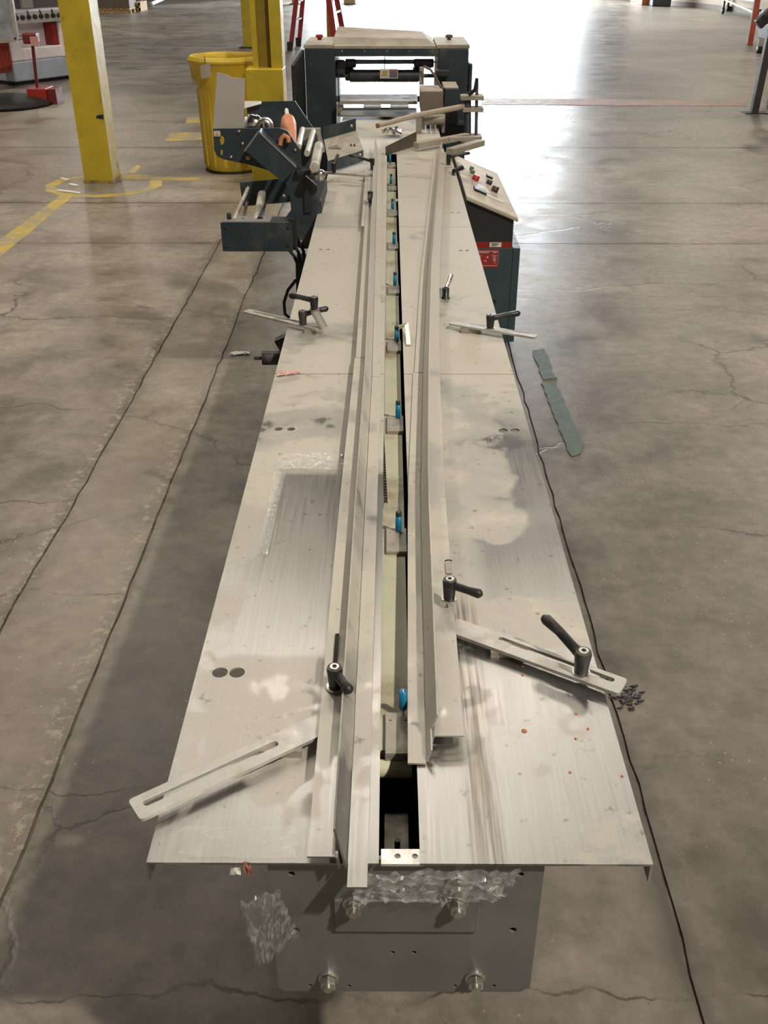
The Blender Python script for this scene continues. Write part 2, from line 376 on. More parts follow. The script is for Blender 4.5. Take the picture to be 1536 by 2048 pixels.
bw = MB(); bw.box((HX0, HALL_Y, -.03), (DX0, HALL_Y+.3, HH)); bw.box((DX1, HALL_Y, -.03), (HX1, HALL_Y+.3, HH)); bw.box((DX0, HALL_Y, DH), (DX1, HALL_Y+.3, HH))
bw.build('wall_far', WALLM, kind='structure')
df = MB(); df.box((DX0-.12, HALL_Y-.04, 0), (DX0, HALL_Y, DH+.12)); df.box((DX1, HALL_Y-.04, 0), (DX1+.12, HALL_Y, DH+.12)); df.box((DX0, HALL_Y-.04, DH), (DX1, HALL_Y, DH+.12))
df.build('door_1', PAINTD, kind='structure')
MB().box((HX0, HY0, HH), (HX1, HALL_Y+.3, HH+.2)).build('ceiling', CEILM, kind='structure')
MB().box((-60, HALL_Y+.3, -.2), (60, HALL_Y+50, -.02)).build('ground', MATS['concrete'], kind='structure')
# oblique partition wall, far right, with dark skirting
a = atz(1262, 2, 0); b = atz(1560, 33, 0); d = (b-a).normalized(); nn = Vector((-d.y, d.x, 0))
w = MB(); w.hexa([a, b, b+nn*.2, a+nn*.2, a+Vector((0, 0, 4)), b+Vector((0, 0, 4)), b+nn*.2+Vector((0, 0, 4)), a+nn*.2+Vector((0, 0, 4))])
w.build('wall_far_right', WALLB, kind='structure')
w = MB(); e = -nn*.03; z = Vector((0, 0, .14)); w.hexa([a+e, b+e, b, a, a+e+z, b+e+z, b+z, a+z]); w.build('baseboard_far_right', M('skirting', (.16, .12, .09), .6), kind='structure')

# ================================================================ CONVEYOR TABLE
TZ = .9; XL, XR, CL, CR = -.303, .334, -.0107, .0415
YS = [.832, 2.434, 3.99, 5.56]
tb = thing('conveyor_table', 'long stainless steel infeed table with open centre channel running away from the camera', 'conveyor', (0, 3.2, 0))
def hole2(px, py, r=.0095):
    p = atz(px, py, TZ); return circ(p.x, p.y, r, 16)
HL = {0: [hole2(440, 1345, .0125), hole2(474, 1345, .0125), hole2(557, 858), hole2(582, 858)], 1: [hole2(641, 499, .008), hole2(656, 499, .008)], 2: [hole2(664, 360, .008), hole2(677, 360, .008)]}
HR = {0: [hole2(1006, 861, .011), hole2(1030, 861, .011)], 1: [hole2(921, 501, .008), hole2(934, 501, .008)], 2: [hole2(904, 425, .008), hole2(917, 425, .008)]}
def panel(x0, x1, y0, y1, holes, lipx, skew=0):
    m = MB(); m.plate([[(x0, y0), (x1, y0), (x1, y1), (x0, y1)]]+holes, .0035, (0, 0, TZ-.0035))
    s = .003 if lipx == x0 else -.003
    m.box((min(lipx, lipx+s), y0, TZ-.032), (max(lipx, lipx+s), y1, TZ-.0035))
    return m
G = .0022
for k in range(3):
    dz = 0
    panel(XL, CL, YS[k]+(G if k else 0), YS[k+1]-G, HL[k], XL).build('table_panel', PANEL, tb)
    panel(CR, XR, YS[k]+(G if k else 0), YS[k+1]-G, HR[k], XR).build('table_panel', PANEL, tb)
MB().plate([rrect(XL, YS[3]+G, XR-.03, 6.93, .012)], .004, (0, 0, TZ-.004)).build('outfeed_plate', dusty_metal('outfeed_sheet', .30, .5, (.6, .58, .54), .35, (.60, .55, .46), False), tb)
# side frames and cross members
m = MB()
for x in (-.140, .190): m.box((x-.003, .87, .64), (x+.003, 6.9, .885))
m.box((-.14, .87, .64), (.19, 6.9, .646))
m.build('frame_beam', PAINTD, tb)
m = MB()
for x in (-.07, .11): m.box((x-.002, .87, .70), (x+.002, 6.9, .878))
m.box((-.138, 5.60, .65), (.188, 5.61, .895))  # cross plate added to block the glare through the open far end
m.build('channel_wall_and_light_block', M('channel_brown', (.045, .032, .022), .6), tb)
for yy in (1.9, 4.4):
    for x in (-.12, .17):
        m = MB(); m.box((x-.03, yy-.03, .03), (x+.03, yy+.03, .64)); m.box((x-.05, yy-.05, 0), (x+.05, yy+.05, .03)); m.build('leg', PAINT, tb, bevel=.003)
# bed strips of the channel
BZ = .866
def Yz(py, z): return atz(790, py, z).y
m = MB(); m.box((-.0125, Yz(1500, BZ), BZ-.03), (.0335, 5.5, BZ)); bed = m.build('channel_bed', BED, tb)
m = MB(); m.cyl((-.0125, Yz(1527, .855), .845), (.036, Yz(1527, .855), .845), .014, n=20); m.build('bed_roller', M('roller_ivory', (.58, .57, .42), .3), tb)
PZ = .874
front = [1507, 1103, 862, 701, 586, 497, 431, 380, 334]
pinpx = [(806, 1427, 0), (797, 1063, 1), (796, 836, 1), (793, 682, 1), (790, 571, 1), (788, 488, 1), (785, 419, 1), (782, 368, 1), (780, 327, 0)]
pitch = None
for k, (py, (qx, qy, cap)) in enumerate(zip(front, pinpx)):
    y0 = Yz(py, PZ); L = .088
    m = MB(); m.plate([[(-.0035, y0), (.0370, y0), (.0370, y0+L), (-.0035, y0+L)], circ(.004, y0+L*.8, .0018, 8), circ(.028, y0+L*.8, .0018, 8)], .005, (0, 0, PZ-.005)); m.box((-.0035, y0, PZ-.018), (.037, y0+.004, PZ-.005))
    pl = m.build('flight_plate', LUG, tb, bevel=.0006)
    p = atz(qx, qy, PZ); x, y = p.x, p.y; h = .047 if k else .045
    r = .0062
    m = MB(); m.lathe((x, y, PZ), [(.0022, 0), (.0022, h), (0, h)], 12); pin = m.build('pusher_pin', CHROME if k == 0 else PAINTD, pl)
    z0 = .008 if k == 0 else .0
    m = MB(); m.lathe((x, y, PZ), [(.0025, z0), (r*.75, z0+.001), (r, z0+.004), (r, h-.010 if cap else h), (.0035, h-.010 if cap else h), (.0035, h-.02)], 20); m.build('blue_sleeve', BLUE, pl)
    if cap: m = MB(); m.lathe((x, y, PZ), [(r*.98, h-.010), (r*.98, h-.001), (r*.8, h), (.0025, h), (.0025, h-.006)], 20); m.build('sleeve_cap', PAINTD, pl)
# roller chain along the left edge of the channel
CHM = M('chain_oil', (.05, .042, .034), .35, .6, .4, 40, .2, (.14, .11, .08), .3)
link0 = None
def linkmesh(cx, cy, cz):
    m = MB()
    for s in (-1, 1): m.plate([rrect(-.0062, -.0042, .0062, .0042, .0040, 3)], .0012, (cx+s*.0036, cy, cz), (0, 1, 0), (0, 0, 1))
    m.cyl((cx-.0036, cy+.0032, cz), (cx+.0036, cy+.0032, cz), .0028, n=8); return m
CX = -.0052
lm = linkmesh(0, 0, 0)
me0 = lm.build('chain_link', CHM, tb); me0.location = (CX, .885-3.2, .886)
for k in range(1, 70):
    o = me0.copy(); C.objects.link(o); o.parent = tb; o.location = (CX, .885-3.2+k*.0127, .886)
m = MB()
for k in range(70, 368):
    y = .885+k*.0127; CX = -.0052-.009*min(1, (k-70)/25); m.box((CX-.004, y-.0055, .882), (CX-.0028, y+.0055, .890)); m.box((CX+.0028, y-.0055, .882), (CX+.004, y+.0055, .890)); m.box((CX-.003, y-.0025, .8835), (CX+.003, y+.0025, .8885))
m.build('far_chain', CHM, tb, kind='stuff')
# inside the open pit
m = MB(); m.box((-.004, .93, .80), (.03, 1.0, .806)); m.build('pit_bracket', LUG, tb)
m = MB(); m.cyl((.014, .93, .80), (.014, .93, .83), .004); m.build('pit_stud', BLK, tb)
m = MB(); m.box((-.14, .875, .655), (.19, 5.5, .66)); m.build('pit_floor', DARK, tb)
# white end bracket with two holes
a = atz(762, 1727, .898); b = atz(847, 1697, .898)
m = MB(); m.plate([[(a.x, a.y), (b.x, a.y), (b.x, b.y), (a.x, b.y)], circ(atz(795, 1711, .898).x, atz(795, 1711, .898).y, .004), circ(atz(830, 1711, .898).x, atz(830, 1711, .898).y, .004)], .004, (0, 0, .893))
m.build('end_bracket', M('bright_alu', (.66, .66, .64), .35, .6, .1, 30, .1, (.4, .37, .33), .3), tb, label='bright aluminium bracket bridging the channel mouth')
# end plate
EY = .842
def e2(px, py): p = aty(px, py, EY); return (p.x, p.z)
tl, tr, br_, bl = e2(537, 1731), e2(1091, 1731), e2(1056, 1982), e2(556, 1982)
x0, x1, z0, z1 = (tl[0]+bl[0])/2, (tr[0]+br_[0])/2, bl[1], .8955
hs = [circ(*e2(583, 1748), .0045), circ(*e2(1041, 1749), .0045), circ(*e2(1026, 1860), .0050), circ(*e2(592, 1860), .005), circ(*e2(785, 1905), .0032), circ(*e2(828, 1905), .0032),
      circ(*e2(620, 1971), .0028), circ(*e2(698, 1972), .0028), circ(*e2(910, 1972), .0028), circ(*e2(988, 1972), .0028), circ(*e2(893, 1764), .004)]
out = [(x0, z1), (x0, z0+.008), (x0+.008, z0), (x1-.012, z0), (x1, z0+.012), (x1, z1)]
m = MB(); m.plate([out]+hs, .006, (0, EY+.006, 0), (1, 0, 0), (0, 0, 1)); ep = m.build('end_plate', GREY, tb, bevel=.0012)
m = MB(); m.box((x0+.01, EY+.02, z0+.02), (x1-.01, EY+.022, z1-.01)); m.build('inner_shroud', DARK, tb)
m = MB(); m.box((x0, EY+.006, z0), (x0+.07, EY+.03, z0+.004)); m.box((x1-.07, EY+.006, z0), (x1, EY+.03, z0+.004)); m.box((x1-.002, EY+.006, z0), (x1+.002, EY+.05, z1)); m.build('plate_flange', GREY, tb)
a = e2(668, 1796); b = e2(955, 1858)
m = MB(); m.plate([[(a[0], b[1]), (b[0], b[1]), (b[0], a[1]), (a[0], a[1])]], .005, (0, EY, 0), (1, 0, 0), (0, 0, 1)); m.build('backing_strip', GREY, tb, bevel=.001)
def hexbolt(px, py, Yp, r=.0115):
    c = aty(px, py, Yp)
    m = MB(); m.lathe((c.x, Yp, c.z), [(r*1.25, 0), (r*1.25, -.003), (r*1.15, -.004), (0, -.004)], 20, 'y', False)
    bt = m.build('bolt', STEEL, tb)
    m = MB(); hx = [(r*math.cos(math.radians(60*k+30)), r*math.sin(math.radians(60*k+30))) for k in range(6)]
    m.plate([hx], .010, (c.x, Yp-.005, c.z), (1, 0, 0), (0, 0, 1)); m.cyl((c.x, Yp-.014, c.z), (c.x, Yp-.02, c.z), r*.5, n=12)
    m.build('hex_head', STEEL, bt, bevel=.0012)
for px, py, Yp in ((707, 1806, EY-.005), (915, 1806, EY-.005), (915, 1765, EY), (657, 1955, EY), (950, 1955, EY)): hexbolt(px, py, Yp)
# fittings that stick out under the left edge
m = MB(); c = aty(545, 716, 2.75); m.cyl((c.x-.03, 2.75, c.z), (XL+.12, 2.75, c.z), .021, n=20); m.cyl((c.x-.055, 2.75, c.z), (c.x-.03, 2.75, c.z), .006, n=8)
m.build('tension_knob', BLK, tb, bevel=.002)
m = MB(); m.bar(aty(555, 690, 2.9), aty(592, 655, 2.9)+Vector((.1, 0, .02)), .035, .04); m.build('motor_stub', BLK, tb, bevel=.004)

# ================================================================ GUIDE RAILS
def interp(tab, y):
    if y <= tab[0][0]: return tab[0][1]
    for (a, u), (b, v) in zip(tab, tab[1:]):
        if y <= b: return u+(v-u)*(y-a)/(b-a)
    return tab[-1][1]
def sheet(prof, ya, yb, t=.0025, step=.2, holes=None, chamfer=0):
    """sweep an open profile [(x(y) function, z)] along Y as folded sheet of thickness t"""
    n = max(2, int((yb-ya)/step)+1); m = MB(); ys_ = [ya+(yb-ya)*i/(n-1) for i in range(n)]
    k = len(prof); vs = []
    for i, y in enumerate(ys_):
        P = [Vector((fx(y), z)) for fx, z in prof]
        nr = []
        for j in range(k):
            d = (P[min(j+1, k-1)]-P[max(j-1, 0)]).normalized(); nr.append(Vector((-d.y, d.x)))
        for j in range(k):
            yy = y+(chamfer if (i == 0 and chamfer and j == k-1) else 0); vs.append((P[j].x, yy, P[j].y))
        for j in range(k):
            q = P[j]+nr[j]*t; yy = y+(chamfer if (i == 0 and chamfer and j == k-1) else 0); vs.append((q.x, yy, q.y))
    K = 2*k; fs = []
    for i in range(n-1):
        for j in range(k-1):
            fs.append((i*K+j, i*K+j+1, (i+1)*K+j+1, (i+1)*K+j)); fs.append((i*K+k+j+1, i*K+k+j, (i+1)*K+k+j, (i+1)*K+k+j+1))
        fs.append((i*K, (i+1)*K, (i+1)*K+k, i*K+k)); fs.append((i*K+k-1, i*K+2*k-1, (i+1)*K+2*k-1, (i+1)*K+k-1))
    for i in (0, n-1):
        for j in range(k-1):
            q = (i*K+j, i*K+k+j, i*K+k+j+1, i*K+j+1); fs.append(q if i == 0 else q[::-1])
    return m.add(vs, fs)
def lever(parent, base, ang, L=.075, h=.042, rise=.012, mat=None, tip=None, r=.0115, name='clamp_lever', lab=None, tilt=None, stud=0):
    """adjustable clamping lever: hub, cranked arm with rounded end, socket screw and washer"""
    base = Vector(base); Z = Vector((0, 0, 1)) if tilt is None else Vector(tilt).normalized()
    A = Vector((math.cos(math.radians(ang)), math.sin(math.radians(ang)), 0)); A = (A-Z*A.dot(Z)).normalized()
    m = MB(); m.tube([base, base+Z*h*.55, base+Z*h*.85, base+Z*h], [r*.82, r*.95, r*1.05, r*.95], 20)
    s0 = base+Z*h*.74
    pts = [s0, s0+A*L*.25+Z*rise*.25, s0+A*L*.6+Z*rise*.75, s0+A*L*.93+Z*rise, s0+A*L+Z*rise, s0+A*(L+.003)+Z*rise]
    m.tube(pts, [r*.78, r*.62, r*.60, r*.72, r*.5, r*.1], 14)
    lv = m.build(name, mat or BLK, parent, label=lab)
    m = MB(); t = base+Z*h; m.tube([t, t+Z*.002], [r*.68, r*.62], 18); m.build('screw_head', STEEL, lv)
    m = MB(); m.tube([t+Z*.0021, t+Z*.0026], [r*.30, r*.30], 6); m.build('hex_socket', DARK, lv)
    m = MB(); m.tube([base-Z*.0025, base], [r*1.15, r*1.15], 20)
    if stud: m.tube([base-Z*stud, base-Z*.002], [r*.42, r*.42], 10)
    m.build('washer', STEEL, lv)
    return lv
def ang_of(p, q): d = Vector(q)-Vector(p); return math.degrees(math.atan2(d.y, d.x))
e = .028   # height of outer flange above table
# left rail
WB = [(.77, -.0500), (1.75, -.0478), (2.43, -.0440), (5.8, -.064)]   # foot of the wall
LRX = lambda off: (lambda y: interp(WB, y)+off)
lr = thing('guide_rail', 'left folded steel guide rail along the channel, its near end overhanging the table edge', 'guide rail', (-.05, 3.2, TZ), 'product guide rails on the infeed table')
yj = atz(756, 757, TZ).y; y0 = atz(716, 1775, TZ+.004).y
yw = atz(670, 1665, TZ+.055).y
def sidewall(y0, y1, cham): return sheet([(LRX(0), TZ+.004), (LRX(-.015), TZ+.052)], y0, y1, .0025, .3, chamfer=cham)
m = MB(); f = sheet([(LRX(.0255), TZ+.0046), (LRX(.001), TZ+.0046)], y0, yj-.001, .003); f.build('inner_flange', RAIL, lr)
f = sheet([(LRX(.0225), TZ+.0046), (LRX(.001), TZ+.0046)], yj+.001, 5.72, .003); f.build('inner_flange', RAIL, lr)
sidewall(yw-.012, yj-.03, .02).build('side_wall', RAIL, lr); sidewall(yj-.027, 5.72, 0).build('side_wall', RAIL, lr)
OB = [(.80, -.0990), (1.75, -.0975), (2.43, -.0910), (5.8, -.110)]
OX = lambda off: (lambda y: interp(OB, y)+off)
def outer(y0, y1, wl, wr): return sheet([(OX(wr+.003), TZ+e-.022), (OX(wr), TZ+e-.003), (OX(wr-.004), TZ+e), (OX(wl), TZ+e)], y0, y1, .0025, .25)
yo = atz(650, 1713, TZ+e).y
yk = atz(730, 715, TZ+e).y; yl = atz(738, 452, TZ+e).y
outer(yo, yk-.002, 0, .038).build('outer_flange', RAIL, lr)
outer(yk+.002, 5.25, .003, .036).build('outer_flange', RAIL, lr)
outer(yl, 5.1, -.010, .004).build('trim_strip', RAIL, lr)
# slot and spots on the outer flange
m = MB(); p = atz(672, 1302, TZ+e+.003); m.box((p.x-.0030, p.y-.03, TZ+e+.0024), (p.x+.0032, p.y+.045, TZ+e+.0030)); m.build('slot', DARK, lr)
for px, py in ((664, 875), (660, 917), (658, 966), (722, 743)):
    pass
# support blocks under the outer flange
for yy in (1.3, 2.2, 3.4, 4.6):
    x = interp(OB, yy); m = MB(); m.box((x+.01, yy-.015, TZ), (x+.03, yy+.015, TZ+e-.0003)); m.build('support_block', LUG, lr)
b1 = atz(661, 1383, TZ+e+.003); b1 = Vector((-.079, b1.y+.01, TZ+e+.0055))
lever(lr, b1, -58, .045, .036, -.004, lab='dusty black clamp lever on the left rail near the camera')
b8 = atz(741, 404, TZ+e+.005); lever(lr, Vector((interp(OB, b8.y)+.022, b8.y, TZ+e+.0055)), -95, .05, .045, -.01, stud=.02)
b10 = atz(745, 338, TZ+e+.005); lever(lr, Vector((interp(OB, b10.y)+.024, b10.y, TZ+e+.0055)), 165, .12, .05, .02)
# right rail
RB = [(.97, .0540), (1.75, .0665), (2.44, .0925), (3.27, .13), (5.6, .272)]
RX = lambda off: (lambda y: interp(RB, y)+off)
rr = thing('guide_rail', 'right folded steel guide rail, splayed away from the channel towards the far end', 'guide rail', (.08, 3.2, TZ), 'product guide rails on the infeed table')
y0 = atz(840, 1527, TZ+.004).y; yw = atz(875, 1432, TZ+.05).y
sheet([(RX(-.001), TZ+.0046), (RX(-.0260), TZ+.0046)], y0, 2.43, .003, .15).build('inner_flange', RAIL, rr)
sheet([(RX(-.001), TZ+.0046), (RX(-.0230), TZ+.0046)], 2.435, 5.5, .003, .15).build('inner_flange', RAIL, rr)
sheet([(RX(.0145), TZ+.052), (RX(0), TZ+.004)], yw, 5.62, .0025, .15).build('side_wall', RAIL, rr)
# chamfer gusset + low wall continuing to the end
sheet([(RX(.006), TZ+.026), (RX(0), TZ+.004)], y0+.004, yw, .0025, .2).build('low_wall', RAIL, rr)
yo = atz(893, 1467, TZ+e+.004).y
RW = [(.97, .044), (1.75, .040), (2.44, .033), (5.6, .030)]
sheet([(lambda y: interp(RB, y)+.010+interp(RW, y), TZ+e), (RX(.012), TZ+e), (RX(.0085), TZ+e-.004), (RX(.0065), TZ+e-.022)], yo, 5.45, .0025, .15).build('outer_flange', RAIL, rr)
for yy in (1.35, 2.2, 3.4, 4.6):
    x = interp(RB, yy); m = MB(); m.box((x+.016, yy-.015, TZ), (x+.034, yy+.015, TZ+e-.0003)); m.build('support_block', LUG, rr)
b2 = atz(898, 1200, TZ+e+.012); b2.z = TZ+e+.016
lever(rr, b2, -30, .058, .038, .0, lab='black clamp lever on the right rail with a worn grey arm', stud=.016)
b = atz(897, 1128, TZ+e+.003); m = MB(); m.box((b.x-.0055, b.y-.03, TZ+e+.0024), (b.x+.0055, b.y+.004, TZ+e+.0032)); m.build('slot_cover', LUG, rr)
p = atz(897, 1121, TZ+e+.0036); m = MB(); m.tube([p+Vector((-.006, -.0015, 0)), p+Vector((-.003, .0015, 0)), p+Vector((.003, .0015, 0)), p+Vector((.006, -.0015, 0))], .0012, 6); m.build('slot_end', DARK, rr)
b12 = atz(897, 322, TZ+.05); b12 = Vector((b12.x+.0, b12.y, TZ+e+.0055)); lever(rr, b12, 15, .11, .05, .012)

# ================================================================ SLOTTED BARS
def slotbar(label, ends, w, slot, z=TZ+.010, t=.006, rc=.006):
    """ends: two centreline pixels; slot: two centreline pixels"""
    p, q = atz(*ends[0], z), atz(*ends[1], z); U = (q-p); L = U.length; U.normalize(); V = Vector((-U.y, U.x, 0))
    th_ = thing('slotted_bar', label, 'metal bar', (p+q)/2-Vector((0, 0, t/2)), 'loose slotted mounting bars')
    def tt(c): return (atz(*c, z)-p).dot(U), (atz(*c, z)-p).dot(V)
    s0, s1 = tt(slot[0]), tt(slot[1]); hw = w*.13
    sl = []
    for (cx, cy), a0 in ((s1, -90), (s0, 90)):
        for k in range(7):
            a = math.radians(a0+30*k); sl.append((cx+hw*math.cos(a), cy+hw*math.sin(a)))
    m = MB(); m.plate([rrect(0, -w/2, L, w/2, rc), sl], t, p-Vector((0, 0, t/2)), U, V); m.build('bar', BAR, th_, bevel=.0008)
    # spacer block that carries the bar on the table
    return th_, p, U, V, L
sb1, p, U, V, L = slotbar('broad slotted bar at the near left corner, sticking out past the table edge', ((268, 1623), (664, 1440)), .042, ((295, 1608), (549, 1491)), TZ+.016)
m = MB(); c = p+U*(L*.72); m.box((c.x-.03, c.y-.012, TZ), (c.x+.03, c.y+.012, TZ+.0128)); m.build('spacer', LUG, sb1)
sb2, p, U, V, L = slotbar('slotted bar with a long black lever, pointing to the right near edge of the table', ((905, 1252), (1247, 1376)), .040, ((1003, 1281), (1222, 1362)), TZ+.014)
m = MB(); c = p+U*(L*.35); m.box((c.x-.03, c.y-.012, TZ), (c.x+.03, c.y+.012, TZ+.0108)); m.build('spacer', LUG, sb2)
b3 = atz(1162, 1343, TZ+.019); t3 = atz(1116, 1262, TZ+.06)
lever(sb2, b3, ang_of(b3, t3)+4, .088, .040, .022, r=.0128, lab='long black clamp lever standing in the slot')
sb3, p, U, V, L = slotbar('slotted bar with a bent end and two black levers at the left table edge', ((492, 622), (640, 658)), .030, ((508, 625), (600, 646)), TZ+.016)
m = MB(); c = p+U*(L*.93); m.box((c.x-.03, c.y-.010, TZ), (c.x+.005, c.y+.010, TZ+.0128)); m.build('spacer', LUG, sb3)
q0 = p+U*L; q1 = aty(640, 625, q0.y+.01); q2 = q0+Vector((-.015, .005, .055))
m = MB(); m.cyl(q0+Vector((.012, 0, .004)), q2, .0125, n=20); m.build('steel_tube', M('tube_steel', (.62, .61, .58), .3, .7), sb3, label='bright round steel tube on the bent end')
lever(sb3, q2+Vector((0, 0, .004)), 172, .072, .036, .010, lab='black lever on top of the tube', r=.0125)
b5 = atz(606, 648, TZ+.021); lever(sb3, b5, 12, .075, .040, .012, r=.0125)
sb4, p, U, V, L = slotbar('slotted bar with one lever overhanging the right table edge in mid table', ((900, 646), (1073, 674)), .026, ((942, 648), (1055, 668)), TZ+.018)
m = MB(); c = p+U*(L*.25); m.box((c.x-.03, c.y-.010, TZ), (c.x+.03, c.y+.010, TZ+.0148)); m.build('spacer', LUG, sb4)
b4 = atz(980, 655, TZ+.023); lever(sb4, b4, 6, .085, .038, .012, r=.0125)
# narrow bar at far left
sb5, p, U, V, L = slotbar('thin plain bar laid across the left panel beside the film unwinder', ((623, 343), (738, 352)), .014, ((700, 349), (712, 350)), TZ+.045, .010, .003)
b9 = atz(668, 346, TZ+.052); lever(sb5, b9, 75, .07, .045, .035, tip=1)
m = MB(); m.box((p.x+.25, p.y-.03, TZ), (p.x+.29, p.y+.0, TZ+.0398)); m.build('spacer', LUG, sb5)
# standalone fastener with chrome arm
st = thing('toggle_clamp', 'black clamp knob with chrome arm standing alone on the right panel', 'clamp', atz(891, 597, TZ))
b7 = atz(891, 597, TZ); m = MB(); m.lathe(b7, [(.014, 0), (.014, .003), (.0105, .004), (.0115, .034), (.009, .036), (0, .036)], 20); m.build('hub', BLK, st)
m = MB(); m.tube([b7+Vector((0, 0, .034)), b7+Vector((.01, .03, .042)), b7+Vector((.020, .065, .055))], [.006, .0065, .0075], 12); m.build('chrome_arm', CHROME, st)
# crank handle lying in the channel by the fourth pin
ck = thing('bent_bracket', 'small bright bent bracket lying over the channel by a blue pin', 'bracket', atz(815, 670, TZ))
a = atz(798, 655, TZ+.02); b = atz(813, 648, TZ+.03); c = atz(817, 690, TZ+.004)
m = MB(); m.bar(a, b, .006, .01); m.bar(b+Vector((0, .004, 0)), c, .012, .004); m.build('bracket_strip', M('tube_steel', (.62, .61, .58), .3, .7), ck)
lb = thing('clamp_handle', 'short black handle at the far right edge of the table beside the console', 'lever', atz(906, 350, TZ))
a = atz(907, 342, TZ+.02); b = atz(925, 335, TZ+.03); m = MB(); m.tube([a, b], [.010, .012], 12); m.cyl((a.x, a.y, TZ), a, .008); m.build('grip', BLK, lb)

# ================================================================ WRAPPER HEAD (portal machine)
WY = 7.0
wm = thing('wrapping_machine', 'dark slate portal wrapping machine at the far end of the table', 'machine', (.1, WY+.3, 0))
zt = aty(770, 96, WY).z; zb = aty(770, 113, WY).z
xA, xB, xC, xD = aty(609, 96, WY).x, aty(670, 113, WY).x, aty(877, 113, WY).x, aty(938, 96, WY).x
MB().box((xA, WY, 0), (xB, WY+.62, zt-.004)).build('post', PAINT, wm, bevel=.006)
MB().box((xC, WY, 0), (xD, WY+.62, zt-.004)).build('post', PAINT, wm, bevel=.006)
MB().box((xB, WY, zb), (xC, WY+.04, zt-.004)).build('crossbeam', PAINT, wm, bevel=.002)
MB().box((xB, WY+.56, zb+.01), (xC, WY+.62, zt-.004)).build('crossbeam', PAINT, wm)
for k, px in enumerate((684, 729, 774, 819, 864)):
    c = aty(px, 102, WY); MB().lathe((c.x, WY, c.z), [(.006, .0), (.006, -.003), (0, -.003)], 8, 'y').build('screw', STEEL, wm)
m = MB(); m.box((xA-.005, WY-.005, zt-.004), (aty(666, 90, WY).x, WY+.60, zt+.02)); m.build('top_cover', PAINTTOP, wm, bevel=.004)
m = MB(); m.box((aty(873, 90, WY).x, WY-.005, zt-.004), (xD+.005, WY+.60, zt+.02)); m.build('top_cover', PAINTTOP, wm, bevel=.004)
a = aty(667, 92, WY).x; b = aty(871, 92, WY).x
m = MB(); m.box((a, WY-.005, zt-.004), (b, WY+.62, zt+.012)); m.hexa([(a, WY+.08, zt+.012), (b, WY+.08, zt+.012), (b, WY+.62, zt+.012), (a, WY+.62, zt+.012), (a, WY+.12, zt+.055), (b-.05, WY+.12, zt+.045), (b-.07, WY+.6, zt+.055), (a, WY+.6, zt+.085)]); m.build('hood', PAINTTOP, wm)
for px, py, mat, nm, lab in ((639, 76, RED, 'stop_button', 'red mushroom stop button'), (898, 77, BROWN, 'reset_button', None)):
    c = aty(px, py+4, WY+.35); c.z = zt+.02
    m = MB(); m.lathe(c, [(.014, 0), (.014, .012), (.026, .016), (.026, .028), (.018, .034), (0, .034)], 20); m.build(nm, mat, wm, label=lab)
# left open guard door
m = MB(); a = aty(582, 131, WY-.35); b = aty(609, 106, WY)
m.hexa([(a.x, WY-.35, .86), (a.x+.02, WY-.35, .86), (b.x, WY, .86), (b.x-.02, WY, .86), (a.x, WY-.35, a.z), (a.x+.02, WY-.35, a.z), (b.x, WY, zt-.01), (b.x-.02, WY, zt-.01)])
m.build('guard_door', PAINTD, wm, bevel=.002)
m = MB(); pbox(m, 936, 127, 943, 250, WY+.05, .4); m.build('side_cover', PAINT, wm, bevel=.01)
def hroll(px0, px1, py0, py1, Y, mat, name, lab=None):
    a = aty(px0, (py0+py1)/2, Y); b = aty(px1, (py0+py1)/2, Y); r = abs(aty(700, py0, Y).z-aty(700, py1, Y).z)/2
    m = MB(); m.cyl((a.x, Y, a.z), (b.x, Y, b.z), r, n=20); m.cyl((xB, Y, a.z), (xC, Y, b.z), r*.3, n=8); return m.build(name, mat, wm, label=lab)
IRON = M('dark_iron', (.07, .075, .085), .35, .5, .2, 12)
hroll(712, 828, 119, 128, WY+.30, M('blue_grey_roll', (.25, .30, .33), .4, .3), 'idler_roller')
for p0, p1, y0, y1 in ((678, 712, 118, 136), (828, 868, 118, 136), (690, 708, 136, 162), (826, 846, 134, 162)):
    m = MB(); pbox(m, p0, y0, p1, y1, WY+.26, .12); m.build('bearing_block', IRON, wm, bevel=.012)
hroll(700, 838, 139, 164, WY+.18, IRON, 'sealing_roller')
# warning sticker
c0 = aty(760, 157, WY+.07); c1 = aty(796, 138, WY+.07)
m = MB(); m.box((c0.x, WY+.07, c0.z), (c1.x, WY+.074, c1.z)); stk = m.build('warning_sticker', M('sticker_white', (.62, .58, .54), .5), wm)
m = MB(); tx = c0.x+.03; m.plate([[(tx-.024, c0.z+.016), (tx+.024, c0.z+.016), (tx, c1.z-.010)]], .001, (0, WY+.0695, 0), (1, 0, 0), (0, 0, 1)); m.build('triangle', M('sign_yellow', (.55, .38, .06), .5), stk)
m = MB(); m.box(((c0.x+c1.x)/2+.004, WY+.0685, c0.z+.006), (c1.x-.006, WY+.07, c1.z-.018)); m.build('text_block', M('sign_text', (.16, .14, .17), .6), stk)
m = MB(); m.box(((c0.x+c1.x)/2+.004, WY+.0685, c1.z-.018), (c1.x-.006, WY+.07, c1.z-.005)); m.build('red_band', M('sign_red', (.35, .13, .13), .6), stk)
m = MB(); m.cyl((tx, WY+.075, c1.z-.01), (tx, WY+.12, zb), .003); m.box((c0.x+.02, WY+.07, c1.z-.02), (c0.x+.05, WY+.19, c1.z-.015)); m.build('sticker_bracket', IRON, stk)
